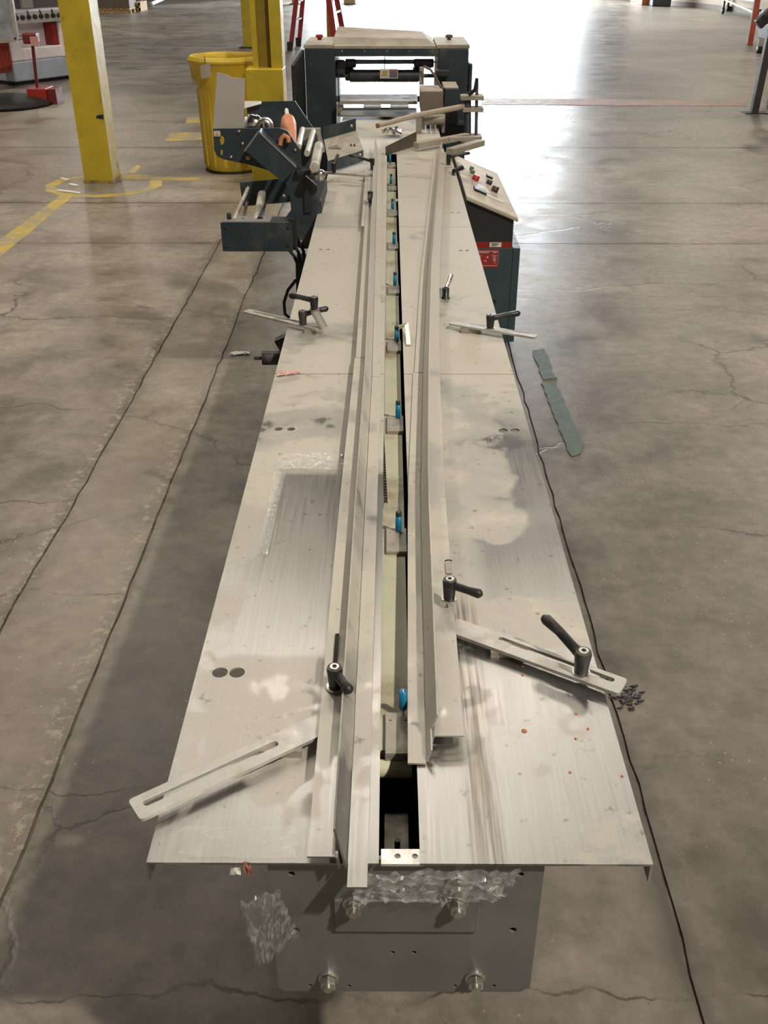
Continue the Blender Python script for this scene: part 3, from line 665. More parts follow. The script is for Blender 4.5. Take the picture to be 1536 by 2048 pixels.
# left inner mechanism, vertical pieces
m = MB(); pbox(m, 672, 120, 690, 150, WY+.12, .2); m.build('slide_block', IRON, wm, bevel=.01)
m = MB(); pbox(m, 676, 150, 678, 215, WY+.1, .02); m.build('guide_rod', IRON, wm)
m = MB(); pbox(m, 672, 212, 686, 233, WY-.08, .1); m.build('bearing_block', LUG, wm, bevel=.006)
# lower folding plates, seen through the opening
zf = .93
def fplate(pxs, z, name, mat, t=.012):
    P = [atz(a, b, z) for a, b in pxs]; m = MB(); m.plate([[(p.x, p.y) for p in P]], t, (0, 0, z-t)); return m.build(name, mat, wm)
SG = M('slide_grey', (.24, .235, .23), .5, .1, .1, 10)
fplate([(727, 213), (762, 213), (762, 197), (729, 197)], zf+.05, 'folding_plate', SG)
fplate([(781, 213), (817, 213), (816, 198), (780, 198)], zf+.05, 'folding_plate', SG)
fplate([(680, 202), (835, 202), (835, 188), (680, 189)], zf+.06, 'cloth_belt', M('belt_grey', (.40, .36, .32), .6), .02)
fplate([(680, 230), (834, 230), (833, 216), (681, 216)], zf, 'dead_plate', SG)
m = MB(); m.cyl((xB, 7.3, zf+.02), (xC, 7.3, zf+.02), .02, n=12); m.build('drive_shaft', IRON, wm)
m = MB(); pbox(m, 760, 217, 792, 227, WY-.02, .05); m.build('latch_block', BLK, wm, bevel=.01)
# right hand sealing head: tan box, slate box, springs, posts
m = MB(); pbox(m, 841, 184, 886, 224, 6.45, .28); m.build('motor_box', M('tan_box', (.20, .165, .125), .55, 0, .12, 10), wm, bevel=.006, label='dusty tan motor box')
zz = aty(860, 184, 6.45).z; m = MB(); m.box((aty(841, 184, 6.45).x, 6.45, zz), (aty(886, 184, 6.45).x, 6.73, zz+.005)); m.build('dust_top', PAINTTOP, wm)
m = MB(); pbox(m, 888, 177, 917, 250, 6.55, .3); m.build('gear_box', PAINT, wm, bevel=.006)
zz = aty(900, 177, 6.55).z; m = MB(); m.box((aty(888, 177, 6.55).x, 6.55, zz), (aty(917, 177, 6.55).x, 6.85, zz+.005)); m.build('dust_top', PAINTTOP, wm)
m = MB(); pbox(m, 839, 135, 848, 170, 6.75, .04); m.build('upright', LUG, wm, bevel=.003)
pts = [aty(848, 133, 6.7), aty(860, 138, 6.66), aty(870, 152, 6.62), aty(878, 168, 6.6), aty(888, 182, 6.58)]
m = MB(); m.tube(pts, .008, 8); m.build('hose', M('hose_brown', (.12, .09, .07), .5), wm)
for k in range(5):
    m = MB(); x0 = 843+k*10; pbox(m, x0, 232+(k % 2)*4, x0+7, 262+(k % 3)*4, 6.35+.03*(k % 2), .06); m.build('spring_housing', IRON if k % 2 else LUG, wm, bevel=.004)
m = MB(); c = aty(848, 240, 6.33); d_ = aty(890, 238, 6.33); m.cyl(c, d_, .03, n=16); m.build('knurled_roller', LUG, wm)
m = MB(); pbox(m, 832, 235, 843, 278, 6.2, .05); m.build('bracket_arm', LUG, wm)
m = MB(); pbox(m, 838, 250, 930, 285, 6.55, .2); m.build('lower_housing', PAINTD, wm)
m = MB(); pbox(m, 922, 192, 968, 201, 6.3, .10); m.build('clamp_block', PAINTTOP, wm, bevel=.004)
m = MB(); pbox(m, 926, 216, 967, 225, 6.3, .10); m.build('clamp_block', PAINTTOP, wm, bevel=.004)
m = MB(); pbox(m, 922, 273, 964, 285, 6.25, .12); m.build('clamp_block', PAINTTOP, wm, bevel=.004)
m = MB(); a = aty(954, 160, 6.36); b = aty(952, 280, 6.30); m.cyl(a, b, .010, n=10); m.build('threaded_post', BROWN, wm)
m = MB(); a = aty(935, 192, 6.36); b = aty(935, 280, 6.30); m.cyl(a, b, .022, n=12); m.build('threaded_post', PAINT, wm)
m = MB(); m.tube([aty(938, 188, 6.3), aty(950, 180, 6.28), aty(954, 156, 6.28)], [.014, .012, .010], 10); m.build('crank_handle', BLK, wm)
m = MB(); pbox(m, 873, 141, 900, 153, 6.9, .1); m.build('switch_box', PAINTD, wm, bevel=.004)
# tail bars at the end of the table
def tbar(p, q, w, h, name, mat, z1, z2): m = MB(); m.bar(atz(*p, z1), atz(*q, z2), w, h); return m.build(name, mat, wm, bevel=.002)
tbar((832, 291), (935, 272), .045, .03, 'slide_rail', M('rail_tan', (.40, .36, .30), .5, .2), .93, .935)
tbar((900, 303), (962, 285), .05, .03, 'slide_rail', M('rail_tan', (.40, .36, .30), .5, .2), .95, .95)
tbar((898, 278), (960, 276), .02, .02, 'slide_rail', M('rail_tan', (.40, .36, .30), .5, .2), .96, .96)

# ================================================================ FILM UNWINDER (left)
UY1, UY2 = 4.2, 4.95
uw = thing('film_unwinder', 'slate blue film unwinder with rollers and side plates left of the table', 'machine', (-.5, 4.5, 0))
def yp(Y, pts): return [(aty(a, b, Y).x, aty(a, b, Y).z) for a, b in pts]
def yplate(name, Y, pts, t, holes=(), mat=None, bev=.002, lab=None, parent=None):
    m = MB(); m.plate([yp(Y, pts)]+[yp(Y, h) for h in holes], t, (0, Y+t, 0), (1, 0, 0), (0, 0, 1)); return m.build(name, mat or PAINT, parent or uw, bevel=bev, label=lab)
def pc(cx, cy, r, ry=None, n=14): return circ(cx, cy, r, n, ry)
yplate('side_plate', UY1, [(426, 258), (560, 256), (575, 262), (600, 300), (604, 345), (634, 372), (640, 420), (634, 455), (622, 497), (603, 498), (585, 437), (588, 437), (572, 434), (582, 420), (580, 395), (574, 372), (560, 348), (500, 330), (444, 318), (434, 312), (428, 300)], .012, [pc(444, 281, 4.5, 9), pc(443, 305, 2.5, 6)])
yplate('side_plate', UY2, [(492, 204), (590, 202), (612, 235), (626, 255), (640, 300), (640, 370), (560, 360), (500, 275)], .012)
yplate('lower_arm', UY2-.1, [(479, 365), (575, 357), (582, 404), (486, 413)], .012)
m = MB(); pbox(m, 443, 445, 585, 503, UY1-.03, .003); bx = m.build('motor_cover', PAINT, uw, bevel=.002)
a = aty(443, 445, UY1-.03); b = aty(585, 503, UY1-.03)
m = MB(); m.box((a.x, UY1-.03, b.z), (b.x, UY1+.08, a.z-.001)); m.v = [v+Vector((0, .0032, 0)) if v.y < UY1 else v for v in m.v]; m.build('cover_box', PAINT, uw, bevel=.003)
m = MB(); m.box((a.x+.005, UY1-.025, a.z-.001), (b.x-.09, UY1+.075, a.z+.003)); m.build('worn_top', SG, uw, label='scuffed bare metal top edge of the box')
for px, py in ((450, 456), (576, 456), (453, 494), (576, 492)):
    c = aty(px, py, UY1-.031); MB().lathe(c, [(.006, 0), (.005, -.003), (0, -.003)], 8, 'y').build('screw', PAINTD, uw)
# tilted electronics box
Yb = UY1-.10
P = [(518, 262), (592, 342), (567, 364), (490, 299)]
P = [(517, 263), (592, 334), (566, 365), (489, 302)]
q = yp(Yb, P); m = MB(); m.plate([q], .095, (0, Yb+.095, 0), (1, 0, 0), (0, 0, 1)); m.build('drive_box', PAINT, uw, bevel=.003, label='tilted rectangular slate cover box')
m = MB(); A, B, D = (Vector((q[i][0], Yb-.001, q[i][1])) for i in (0, 1, 3)); m.bar(A, B, .006, .006); m.bar(A, D, .006, .006); m.build('worn_edge', SG, uw, label='bare metal worn edge')
c = aty(496, 315, UY1-.03); MB().lathe(c, [(.010, 0), (.008, -.012), (0, -.012)], 14, 'y').build('yellow_lamp', M('lamp_yellow', (.6, .45, .08), .4), uw)
def yroll(name, p, q, r, mat, Ya, Yb2, lab=None, n=18):
    a = aty(*p, Ya); b = aty(*q, Yb2); m = MB(); m.cyl(a, b, r, n=n); return m.build(name, mat, uw, label=lab)
yroll('roller', (597, 294), (605, 259), .0125, ROLL, UY1+.02, UY2-.25)
yroll('roller', (614, 307), (627, 263), .0125, ROLL, UY1+.02, UY2-.2)
yroll('roller', (629, 335), (638, 292), .020, ROLL, UY1-.12, UY2-.55)
yroll('roller', (468, 440), (496, 376), .0085, ROLL, UY1+.02, UY2-.1)
yroll('roller', (514, 445), (524, 389), .0200, ROLL, UY1+.02, UY2-.12, 'thick cream lower roller')
yroll('roller', (520, 440), (528, 402), .014, BLK, UY1+.02, UY2-.2)
yroll('roller', (486, 440), (494, 405), .007, BROWN, UY1+.02, UY2-.2)
a = aty(582, 305, UY1+.05); b = aty(575, 225, UY2-.1)
m = MB(); m.tube([aty(590, 292, UY1+.1), aty(584, 270, UY1+.25), aty(577, 250, UY1+.42), aty(576, 240, UY1+.46)], [.006, .020, .036, .030], 20); m.build('orange_cone', ORG, uw, label='orange core cone')
m = MB(); m.tube([aty(576, 242, UY1+.46), aty(573, 220, UY1+.6)], [.012, .009], 12); m.build('core_shaft', PAPER, uw)
pts = [aty(560, 290, UY1-.02), aty(562, 278, UY1-.02), aty(569, 271, UY1-.02), aty(576, 275, UY1-.02), aty(577, 284, UY1-.02)]
m = MB(); m.tube(pts, .010, 10); m.build('orange_hook', ORG, uw)
m = MB(); c = aty(506, 252, UY1+.1); m.lathe(c, [(0, -.03), (.045, -.03), (.048, 0), (.045, .02), (0, .02)], 20, 'y'); m.build('clutch_disc', CHROME, uw)
m = MB(); c = aty(530, 252, UY1+.06); m.lathe(c, [(.018, -.03), (.032, -.03), (.034, .01), (.018, .01)], 20, 'y'); m.build('clutch_ring', STEEL, uw)
c0 = aty(428, 273, UY1-.004); c1 = aty(440, 262, UY1-.004)
m = MB(); m.box((c0.x, UY1-.004, c0.z), (c1.x, UY1-.0005, c1.z)); sk = m.build('warning_sticker', MATS['sticker_white'], uw)
m = MB(); cx = (c0.x+c1.x)/2; m.plate([[(cx-.009, c0.z+.005), (cx+.009, c0.z+.005), (cx, c1.z-.004)]], .001, (0, UY1-.0045, 0), (1, 0, 0), (0, 0, 1)); m.build('triangle', MATS['sign_yellow'], sk)
for px, py in ((478, 263), (462, 314), (485, 287), (590, 300), (602, 483), (568, 392)):
    c = aty(px, py, UY1-.0); MB().lathe(c, [(.007, 0), (.006, -.006), (0, -.006)], 10, 'y').build('bolt', STEEL, uw)
# small knobs, feet, stand, hinges
m = MB(); c = aty(459, 443, UY1+.02); m.cyl(c, c+Vector((0, 0, .035)), .010); m.build('knob', BLK, uw)
m = MB(); pbox(m, 608, 360, 622, 425, UY1-.012, .012); m.build('hinge_plate', PAINTD, uw)
m = MB(); pbox(m, 591, 340, 622, 352, UY1-.03, .03); m.build('pivot_block', PAINTD, uw, bevel=.006)
m = MB(); m.hexa([aty(591, 520, UY1)+Vector((0, 0, 0)), aty(617, 520, UY1), aty(617, 520, UY1)+Vector((0, .1, 0)), aty(591, 520, UY1)+Vector((0, .1, 0)), (-.42, UY1, 0.02), (-.30, UY1, .02), (-.30, UY1+.1, .02), (-.42, UY1+.1, .02)]); m.build('stand_leg', RUB, uw)
m = MB(); m.box((-.46, UY1-.1, 0), (-.26, UY1+.3, .02)); m.build('stand_foot', BLK, uw)
for pts in ([(590, 492), (597, 505), (600, 522)], [(600, 488), (607, 502), (608, 522)], [(578, 500), (588, 512), (594, 526)], [(592, 560), (576, 580), (568, 605), (570, 628), (584, 640)]):
    m = MB(); P = [aty(a, b, UY1-.03) for a, b in pts]; m.tube(P, .007, 8); m.build('cable', RUB, uw)
m = MB(); pbox(m, 580, 436, 592, 500, UY1-.02, .04); m.build('terminal_strip', PAINTD, uw, bevel=.003)
m = MB(); a = aty(604, 498, UY1); b = aty(640, 330, UY1); m.box((b.x-.11, UY1+.012, a.z), (b.x-.0, UY1+.45, a.z+.20)); m.build('gear_housing', PAINTD, uw, bevel=.006)
m = MB(); a = aty(620, 255, UY2-.1); m.box((a.x-.04, UY2-.15, a.z-.05), (a.x+.05, UY2-.1, a.z)); m.build('end_cap', LUG, uw)
m = MB(); m.bar(aty(635, 262, UY2-.15), aty(645, 300, UY1+.3), .02, .02); m.build('tie_arm', STEEL, uw)
m = MB(); c = aty(640, 350, UY1-.05); m.lathe(c, [(0, -.02), (.022, -.02), (.024, 0), (.016, .02), (0, .02)], 16, 'y'); m.build('chrome_nut', CHROME, uw)
# upright bright sheet leaning on it
P = [aty(a, b, UY1+.06) for a, b in ((426, 257), (487, 257), (490, 157), (463, 155), (452, 149), (434, 145))]
nv = Vector((0, .004, 0)); n = len(P)
m = MB(); m.add([p for p in P]+[p+nv for p in P], [tuple(range(n)), tuple(range(n, 2*n))[::-1]]+[(i, (i+1) % n, (i+1) % n+n, i+n) for i in range(n)])
shm = dusty_metal('pale_sheet', .42, .6, (.55, .53, .52), .4, (.50, .47, .43), False)
tag(m.build('metal_sheet', M('pale_sheet_mat', (.47, .44, .41), .5, 0, .06, 10, .05)), 'pale upright metal sheet standing on the unwinder in front of the yellow drum', 'metal sheet')
m = MB(); P = [atz(a, b, 1.24) for a, b in ((488, 222), (522, 208), (524, 200), (488, 202))]
m = MB(); m.hexa([aty(489, 217, UY2-.03), aty(523, 208, UY2-.03), aty(523, 203, UY2-.01), aty(489, 203, UY2-.01), aty(489, 217, UY2-.03)+Vector((0, 0, .004)), aty(523, 208, UY2-.03)+Vector((0, 0, .004)), aty(523, 202, UY2-.01), aty(489, 202, UY2-.01)])
m.build('torn_liner', PAPER, uw)

# ================================================================ CONTROL CONSOLE (right)
cc = thing('control_console', 'control console with dusty sloping button panel and red labels right of the table', 'control panel', (.53, 5.4, 0))
x0, x1, ya, yb = .385, .655, 5.0, 6.1; zl, zr = .80, .690
def pz(x): return zl+(zr-zl)*(x-x0)/(x1-x0)
m = MB(); xr2 = x1-.02; zb_ = .565
m.hexa([(x0+.01, ya+.02, zb_), (xr2, ya+.02, zb_), (xr2, yb-.02, zb_), (x0+.01, yb-.02, zb_), (x0+.01, ya+.02, pz(x0)-.02), (xr2, ya+.02, pz(xr2)-.02), (xr2, yb-.02, pz(xr2)-.02), (x0+.01, yb-.02, pz(x0)-.02)])
m.build('console_body', PAINTD, cc)
m = MB(); m.hexa([(x0, ya, pz(x0)-.022), (x1, ya, pz(x1)-.022), (x1, yb, pz(x1)-.022), (x0, yb, pz(x0)-.022), (x0, ya, pz(x0)), (x1, ya, pz(x1)), (x1, yb, pz(x1)), (x0, yb, pz(x0))])
CPM = M('console_cream', (.52, .46, .36), .6, 0, .08, 8, .05, (.38, .33, .26), .4)
m.build('button_panel', CPM, cc, bevel=.006)
MB().box((x0+.01, ya+.019, zb_-.03), (xr2, yb-.02, zb_)).build('red_band', RED, cc)
MB().box((x0+.01, ya+.02, .02), (xr2+.005, yb-.02, zb_-.03)).build('cabinet', CAB, cc, bevel=.004)
MB().box((xr2+.006, ya+.03, .02), (xr2+.045, yb-.02, zb_-.035)).build('cabinet_door', CAB, cc, bevel=.004)
MB().box((x0+.03, ya+.04, 0), (xr2-.02, yb-.04, .02)).build('plinth', PAINTD, cc)
def clab(px0, py0, px1, py1, mat, name, dy=.001, parent=None, lab=None):
    Yf = ya+.018-dy; a = aty(px0, py1, Yf); b = aty(px1, py0, Yf); m = MB(); m.box((a.x, Yf, a.z), (b.x, Yf+.0012, b.z)); return m.build(name, mat, parent or cc, label=lab)
clab(979, 485, 1003, 494, PAPER, 'white_label'); 
for k in range(3): clab(983, 486.5+2.2*k, 999-3*k, 487.6+2.2*k, PAINTD, 'print_line', .002)
rl = clab(946, 499, 998, 535, M('label_red', (.34, .03, .03), .45), 'warning_label', lab='red warning label with white print')
bd = M('print_white', (.62, .5, .48), .5)
for a_, b_, c_, d_ in ((950, 502, 996, 503.2), (996, 502, 997.2, 530), (950, 531, 994, 532), (958, 504.5, 978, 506), (986, 504.5, 994, 506), (955, 511, 963, 512.5), (955, 515, 962, 516.5), (973, 513, 977, 516), (984, 511, 994, 512.5), (986, 514, 992, 515.5), (985, 517, 993, 518.5), (986, 520, 992, 522), (968, 521, 973, 523), (956, 520, 960, 521), (987, 525, 992, 526)):
    clab(a_, b_, c_, d_, bd, 'print_mark', .0022, rl)
clab(983, 600, 992, 605, BLK, 'door_latch', .006)
nP = Vector((-(zr-zl), 0, (x1-x0))).normalized()
def onpanel(px, py):
    r = ray(px, py); o = Vector((0, 0, CH)); q0 = Vector((x0, ya, zl)); t = (q0-o).dot(nP)/r.dot(nP); return o+r*t
def btn(px, py, r, mat, name, h=.018, sq=None):
    c = onpanel(px, py); ux = nP.cross(Vector((0, 1, 0))).normalized()*-1; ux = Vector((x1-x0, 0, zr-zl)).normalized(); m = MB()
    if sq: m.plate([rrect(-sq[0], -sq[1], sq[0], sq[1], .003)], h, c, ux, Vector((0, 1, 0)))
    else: m.tube([c, c+nP*h, c+nP*(h+.002)], [r, r*.95, r*.7], 16)
    return m.build(name, mat, cc, bevel=.001 if sq else 0)
GG = M('button_green', (.12, .13, .08), .5)
btn(942, 340, .013, GG, 'push_button'); btn(944, 347, .013, GG, 'push_button')
btn(950, 360, .020, M('button_red', (.45, .02, .02), .4), 'stop_button', .025)
btn(978, 355, 0, BLK, 'rocker_switch', .012, (.018, .028)); btn(977, 368, .017, BLK, 'selector_knob', .022)
btn(959, 383, 0, BLK, 'counter_display', .012, (.034, .04)); btn(988, 383, .020, M('knob_maroon', (.06, .025, .02), .4), 'speed_knob', .028)
c = onpanel(988, 397); btn(990, 397, 0, PAPER, 'name_strip', .002, (.05, .016)); btn(962, 375, 0, M('frame_pale', (.6, .56, .48), .5), 'bezel', .001, (.045, .07))

# ================================================================ LOOSE THINGS AT THE FAR END OF THE TABLE
tr_ = thing('steel_tray', 'dark open ended tray with dusty tan inside, tilted on the far left of the table', 'tray', atz(690, 318, TZ))
A, B, Cq, D = atz(648, 279, .97), atz(712, 261, .97), atz(727, 300, .955), atz(656, 322, .955)
def slabq(p, t): n_ = (p[1]-p[0]).cross(p[3]-p[0]).normalized()*t; return MB().hexa([*(q_-n_ for q_ in p), *p])
slabq([D, Cq, B, A], .004).build('tray_floor', PAINTTOP, tr_)
up = Vector((0, .012, .062))
slabq([A, B, B+up, A+up], .004).build('back_wall', PAINT, tr_)
dn = Vector((0, -.05, -.045))
slabq([D+dn, Cq+dn, Cq, D], .004).build('front_wall', PAINT, tr_)
for px, py in ((703, 252), (720, 310)): c = aty(px, py, D.y-.03 if py > 300 else A.y+.0); MB().lathe(c, [(.008, 0), (.006, -.004), (0, -.004)], 10, 'y').build('rivet', STEEL, tr_)
for px in (702, 709): c = atz(px, 290, .962); MB().box((c.x-.004, c.y-.025, .958), (c.x+.004, c.y+.012, .9655)).build('slot', DARK, tr_)
m = MB(); c = atz(672, 290, .964); m.hexa([c+Vector((-.04, -.1, 0)), c+Vector((.03, -.1, 0)), c+Vector((.03, .1, 0)), c+Vector((-.04, .1, 0)), c+Vector((-.03, -.1, .006)), c+Vector((.01, -.1, .018)), c+Vector((.01, .1, .03)), c+Vector((-.03, .1, .008))]); m.build('cardboard_flap', PAINTTOP, tr_)
a = atz(771, 311, TZ); b = atz(833, 291, TZ); hgt = Vector((0, 0, .075))
tag(MB().hexa([a, b, b+Vector((0, .005, 0)), a+Vector((0, .005, 0)), a+Vector((0, 0, .045)), b+hgt, b+hgt+Vector((0, .005, 0)), a+Vector((0, .005, .045))]).build('steel_plate', BROWN), 'brown steel plate standing on edge across the far end of the channel', 'metal plate')
a = aty(757, 251, 6.1); b = aty(928, 213, 6.35); m = MB(); m.tube([a, a*.6+b*.4+Vector((0, 0, .01)), b], [.012, .016, .017], 12)
hb = thing('long_bar', 'long pale handle bar slanting over the far end of the table', 'bar', a); m.build('shaft', M('bar_tan', (.46, .39, .31), .6, 0, .1, 20), hb); MB().tube([a-(b-a).normalized()*.012, a+(b-a).normalized()*.004], [.014, .013], 12).build('red_tip', M('tip_brown', (.22, .10, .07), .6), hb)
c = atz(785, 274, TZ)
fo = crumple([c+Vector((-.07, -.05, 0)), c+Vector((.06, -.04, 0)), c+Vector((.05, .08, 0)), c+Vector((-.04, .08, 0))], .045, 3, 8, 6)
tag(fo.build('foil_wrapper', M('foil', (.6, .62, .68), .2, .9, .5, 30, .3)), 'crumpled silver and blue wrapper on the far table plate', 'wrapper')

# ================================================================ COLUMNS
def ground_xy(px, py): p = atz(px, py, 0); return p.x, p.y
cl = thing('steel_column', 'large square yellow column at the left with worn paint at its foot', 'column', (*ground_xy(200, 366), 0), 'yellow building columns')
xa, yq = ground_xy(169, 367); xb, _ = ground_xy(224, 369)
m = MB(); xa2 = xa; m.box((xa2, yq, .0), (xb, yq+.30, 8.5)); m.build('shaft', YEL, cl, bevel=.012)
m = MB(); m.box((xa-.004, yq-.004, 0), (xb+.004, yq+.304, .03)); m.build('grimy_foot', M('base_stained', (.30, .23, .05), .7, 0, .5, 20), cl)
m = MB(); c = Vector((xb-.02, yq-.004, aty(203, 236, yq).z)); m.hexa([c+Vector((-.05, 0, 0)), c+Vector((.015, 0, -.01)), c+Vector((.015, .01, -.01)), c+Vector((-.05, .01, 0)), c+Vector((-.045, 0, .02)), c+Vector((.015, 0, .03)), c+Vector((.015, .01, .03)), c+Vector((-.045, .01, .02))]); m.build('paint_chip', PAINTD, cl)
cl = thing('steel_column', 'yellow flanged column on a thick square base behind the film unwinder', 'column', (*ground_xy(530, 363), 0), 'yellow building columns')
xa, yq = ground_xy(499, 363); xb = aty(568, 203, yq).x; xa = aty(491, 150, yq).x; ztop = aty(530, 138, yq).z
m = MB(); m.box((xa, yq, 0), (xb, yq+.30, ztop)); m.build('base_block', YEL, cl, bevel=.01)
yq2 = yq+.06; fx0 = aty(507, 137, yq2).x; fx1 = aty(566, 137, yq2).x
m = MB(); m.box((fx0, yq2, ztop), (fx0+.045, yq2+.22, 8.5)); m.build('flange', YEL, cl)
m = MB(); m.box((fx1-.10, yq2, ztop), (fx1, yq2+.24, 8.5)); m.build('flange', YEL, cl)
m = MB(); m.box((fx0+.045, yq2+.10, ztop), (fx1-.10, yq2+.14, 8.5)); m.build('web', M('web_shaded_yellow', (.33, .23, .03), .6), cl)  # column yellow darkened to paint in the shade of the recess
for lab, px0, px1, py, w_, mat in (('narrower yellow column farther back, just behind the flanged one', 487, 520, 96, .4, YEL), ('slim orange yellow post behind the portal machine, beside the red ladder', 654, 668, 88, .12, M('post_orange', (.55, .30, .06), .5))):
    xa, yq = ground_xy(px0, py); xb, _ = ground_xy(px1, py)
    c_ = thing('steel_column', lab, 'column', ((xa+xb)/2, yq, 0), 'yellow building columns')
    MB().box((xa, yq, 0), (xb, yq+.3, 8.5)).build('shaft', mat, c_, bevel=.01)
    MB().box((xa-.08, yq-.08, 0), (xb+.08, yq+.38, .02)).build('base_plate', PAINTD, c_)
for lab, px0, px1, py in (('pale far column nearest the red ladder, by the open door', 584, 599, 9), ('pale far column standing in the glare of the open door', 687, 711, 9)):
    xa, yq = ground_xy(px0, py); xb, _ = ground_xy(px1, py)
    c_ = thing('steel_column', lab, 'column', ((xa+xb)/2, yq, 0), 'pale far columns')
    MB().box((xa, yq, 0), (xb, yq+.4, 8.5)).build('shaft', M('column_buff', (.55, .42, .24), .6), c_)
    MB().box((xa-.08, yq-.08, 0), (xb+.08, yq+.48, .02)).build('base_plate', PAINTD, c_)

# ================================================================ YELLOW DRUM
dk = thing('overpack_drum', 'tall yellow plastic drum with a paper tag, left of the film unwinder', 'drum', (0, 0, 0))
R = .29; dcx, dcy = aty(449, 110, 9.77).x, 9.77
dk.location = (dcx, dcy, 0); hD = 1.0
m = MB(); prof = [(0, .01), (.235, .01), (.255, .03), (.268, .5), (.278, .76), (.318, .82), (.325, .95), (.33, .955), (.33, .985), (.32, 1.0), (.30, 1.0), (.295, .96), (.27, .80), (0, .78)]
m.lathe((dcx, dcy, 0), prof, 48); m.build('drum_body', YELD, dk)
for a_ in range(0, 360, 24):
    x, y = math.cos(math.radians(a_)), math.sin(math.radians(a_)); m = MB(); m.tube([(dcx+.252*x, dcy+.252*y, .06), (dcx+.268*x, dcy+.268*y, .72)], [.014, .012], 8); m.build('rib', YELD, dk)
m = MB(); m.lathe((dcx, dcy, 0), [(.318, .945), (.338, .948), (.342, .965), (.338, .982), (.318, .985)], 48); m.build('lid_ring', YELD, dk)
m = MB(); m.lathe((dcx, dcy, 0), [(.24, .0), (.262, .0), (.262, .012), (.24, .012)], 40); m.build('foot_ring', RUB, dk)
Yt = dcy-.345; c = aty(412, 140, Yt)
m = MB(); m.plate([rrect(-.045, -.06, .045, .05, .015)], .003, (c.x, Yt-.02, c.z), (1, 0, .25), (0, 0, 1)); m.build('paper_tag', PAINTTOP, dk)
m = MB(); m.tube([(c.x, Yt-.02, c.z+.05), (c.x, Yt-.01, c.z+.11)], .004, 6); m.build('tag_wire', BROWN, dk)

# ================================================================ LADDER
ld = thing('step_ladder', 'red fibreglass step ladder standing behind the portal machine', 'ladder', (*ground_xy(630, 100), 0))
LR = M('ladder_red', (.33, .03, .035), .45); yl_ = ground_xy(580, 101)[1]
b0 = atz(581, 101, 0); b1_ = atz(598, 92, 0); t0 = aty(612, -180, yl_); ap = Vector(((b0.x+atz(690, 88, 0).x)/2, yl_+.3, 2.5))
for bb in (b0, b1_):
    top = Vector((ap.x-.08, bb.y, 2.5)); MB().bar(bb, top, .07, .09).build('rail', LR, ld); MB().box((bb.x-.06, bb.y-.06, 0), (bb.x+.05, bb.y+.06, .16)).build('foot', RUB, ld)
for k in range(1, 7):
    z_ = .3+.33*k-.1; t = z_/2.5; p_ = b0.lerp(Vector((ap.x-.08, b0.y, 2.5)), t); q_ = b1_.lerp(Vector((ap.x-.08, b1_.y, 2.5)), t); MB().bar(p_, q_, .05, .03).build('rung', BROWN, ld)
c0, c1 = atz(691, 92, 0), atz(672, 101, 0)
for bb in (c0, c1):
    top = Vector((ap.x+.08, bb.y, 2.5)); MB().bar(bb, top, .09, .11).build('rail', LR, ld); MB().box((bb.x-.06, bb.y-.06, 0), (bb.x+.06, bb.y+.06, .16)).build('foot', RUB, ld)
for k in range(1, 7):
    z_ = .33*k; t = z_/2.5; p_ = c0.lerp(Vector((ap.x+.08, c0.y, 2.5)), t); q_ = c1.lerp(Vector((ap.x+.08, c1.y, 2.5)), t); MB().bar(p_, q_, .10, .04).build('step', M('step_alu', (.5, .42, .38), .4, .5), ld)
MB().box((ap.x-.15, b0.y-.1, 2.5), (ap.x+.15, max(b1_.y, c0.y)+.1, 2.55)).build('top_cap', LR, ld)

# ================================================================ RED AND WHITE MACHINE, TOP LEFT
rm = thing('press_machine', 'red and white machine with a row of black knobs at the top left', 'machine', (*ground_xy(60, 200), 0))
A = atz(33, 172, 0); B = atz(142, 158, 0); d = (B-A); d.z = 0; Ld = d.length; d.normalize(); nb = Vector((-d.y, d.x, 0)); H_ = 1.17
def RP(u, v, z): p = A+d*u+nb*v; return Vector((p.x, p.y, z))
def rbox(u0, u1, v0, v1, z0, z1): return MB().hexa([RP(u0, v0, z0), RP(u1, v0, z0), RP(u1, v1, z0), RP(u0, v1, z0), RP(u0, v0, z1), RP(u1, v0, z1), RP(u1, v1, z1), RP(u0, v1, z1)])
LL = Ld+.5
rbox(0, LL, 0, 1.4, .05, .33).build('skirt', SKIRT, rm, bevel=.02)
rbox(.02, LL, .06, 1.4, 0, .05).build('plinth', RUB, rm)
rbox(0, .22, 0, 1.4, .33, .83).build('side_panel', WHT, rm, bevel=.02)
rbox(.22, LL, 0, .25, .33, .50).build('step_panel', WHT, rm, bevel=.02)
rbox(.22, LL, .22, 1.4, .33, .83).build('front_panel', WHT, rm, bevel=.02)
rbox(Ld-.20, Ld-.1, .02, .24, .50, .82).build('red_recess', RED, rm, bevel=.01)
rbox(Ld-.1, Ld+.2, -.02, .3, .33, .83).build('door_panel', WHT, rm, bevel=.02)
hz = rbox(-.05, LL, -.06, .4, .83, 1.0).build('knob_panel', M('alu_panel', (.62, .6, .62), .35, .3), rm, bevel=.01)
for k in range(9):
    c = RP(.04+k*.112, -.06, .915); m = MB(); m.tube([c, c-nb*.035], [.036, .030], 14); m.build('knob', BLK, rm)
    if k in (1, 3, 5, 7): m = MB(); m.bar(c-nb*.02, c-nb*.02+Vector((-.01, 0, .09)), .018, .018); m.build('knob_lever', BLK, rm)
rbox(-.05, LL, .4, 1.4, .83, 1.2).build('rear_housing', M('housing_dark', (.10, .09, .10), .4), rm, bevel=.02)
rbox(.2, .45, .3, .38, 1.0, 1.4).build('side_arm', WHT, rm, bevel=.01); rbox(.6, .8, .3, .4, 1.0, 1.45).build('grey_arm', SG, rm, bevel=.02)
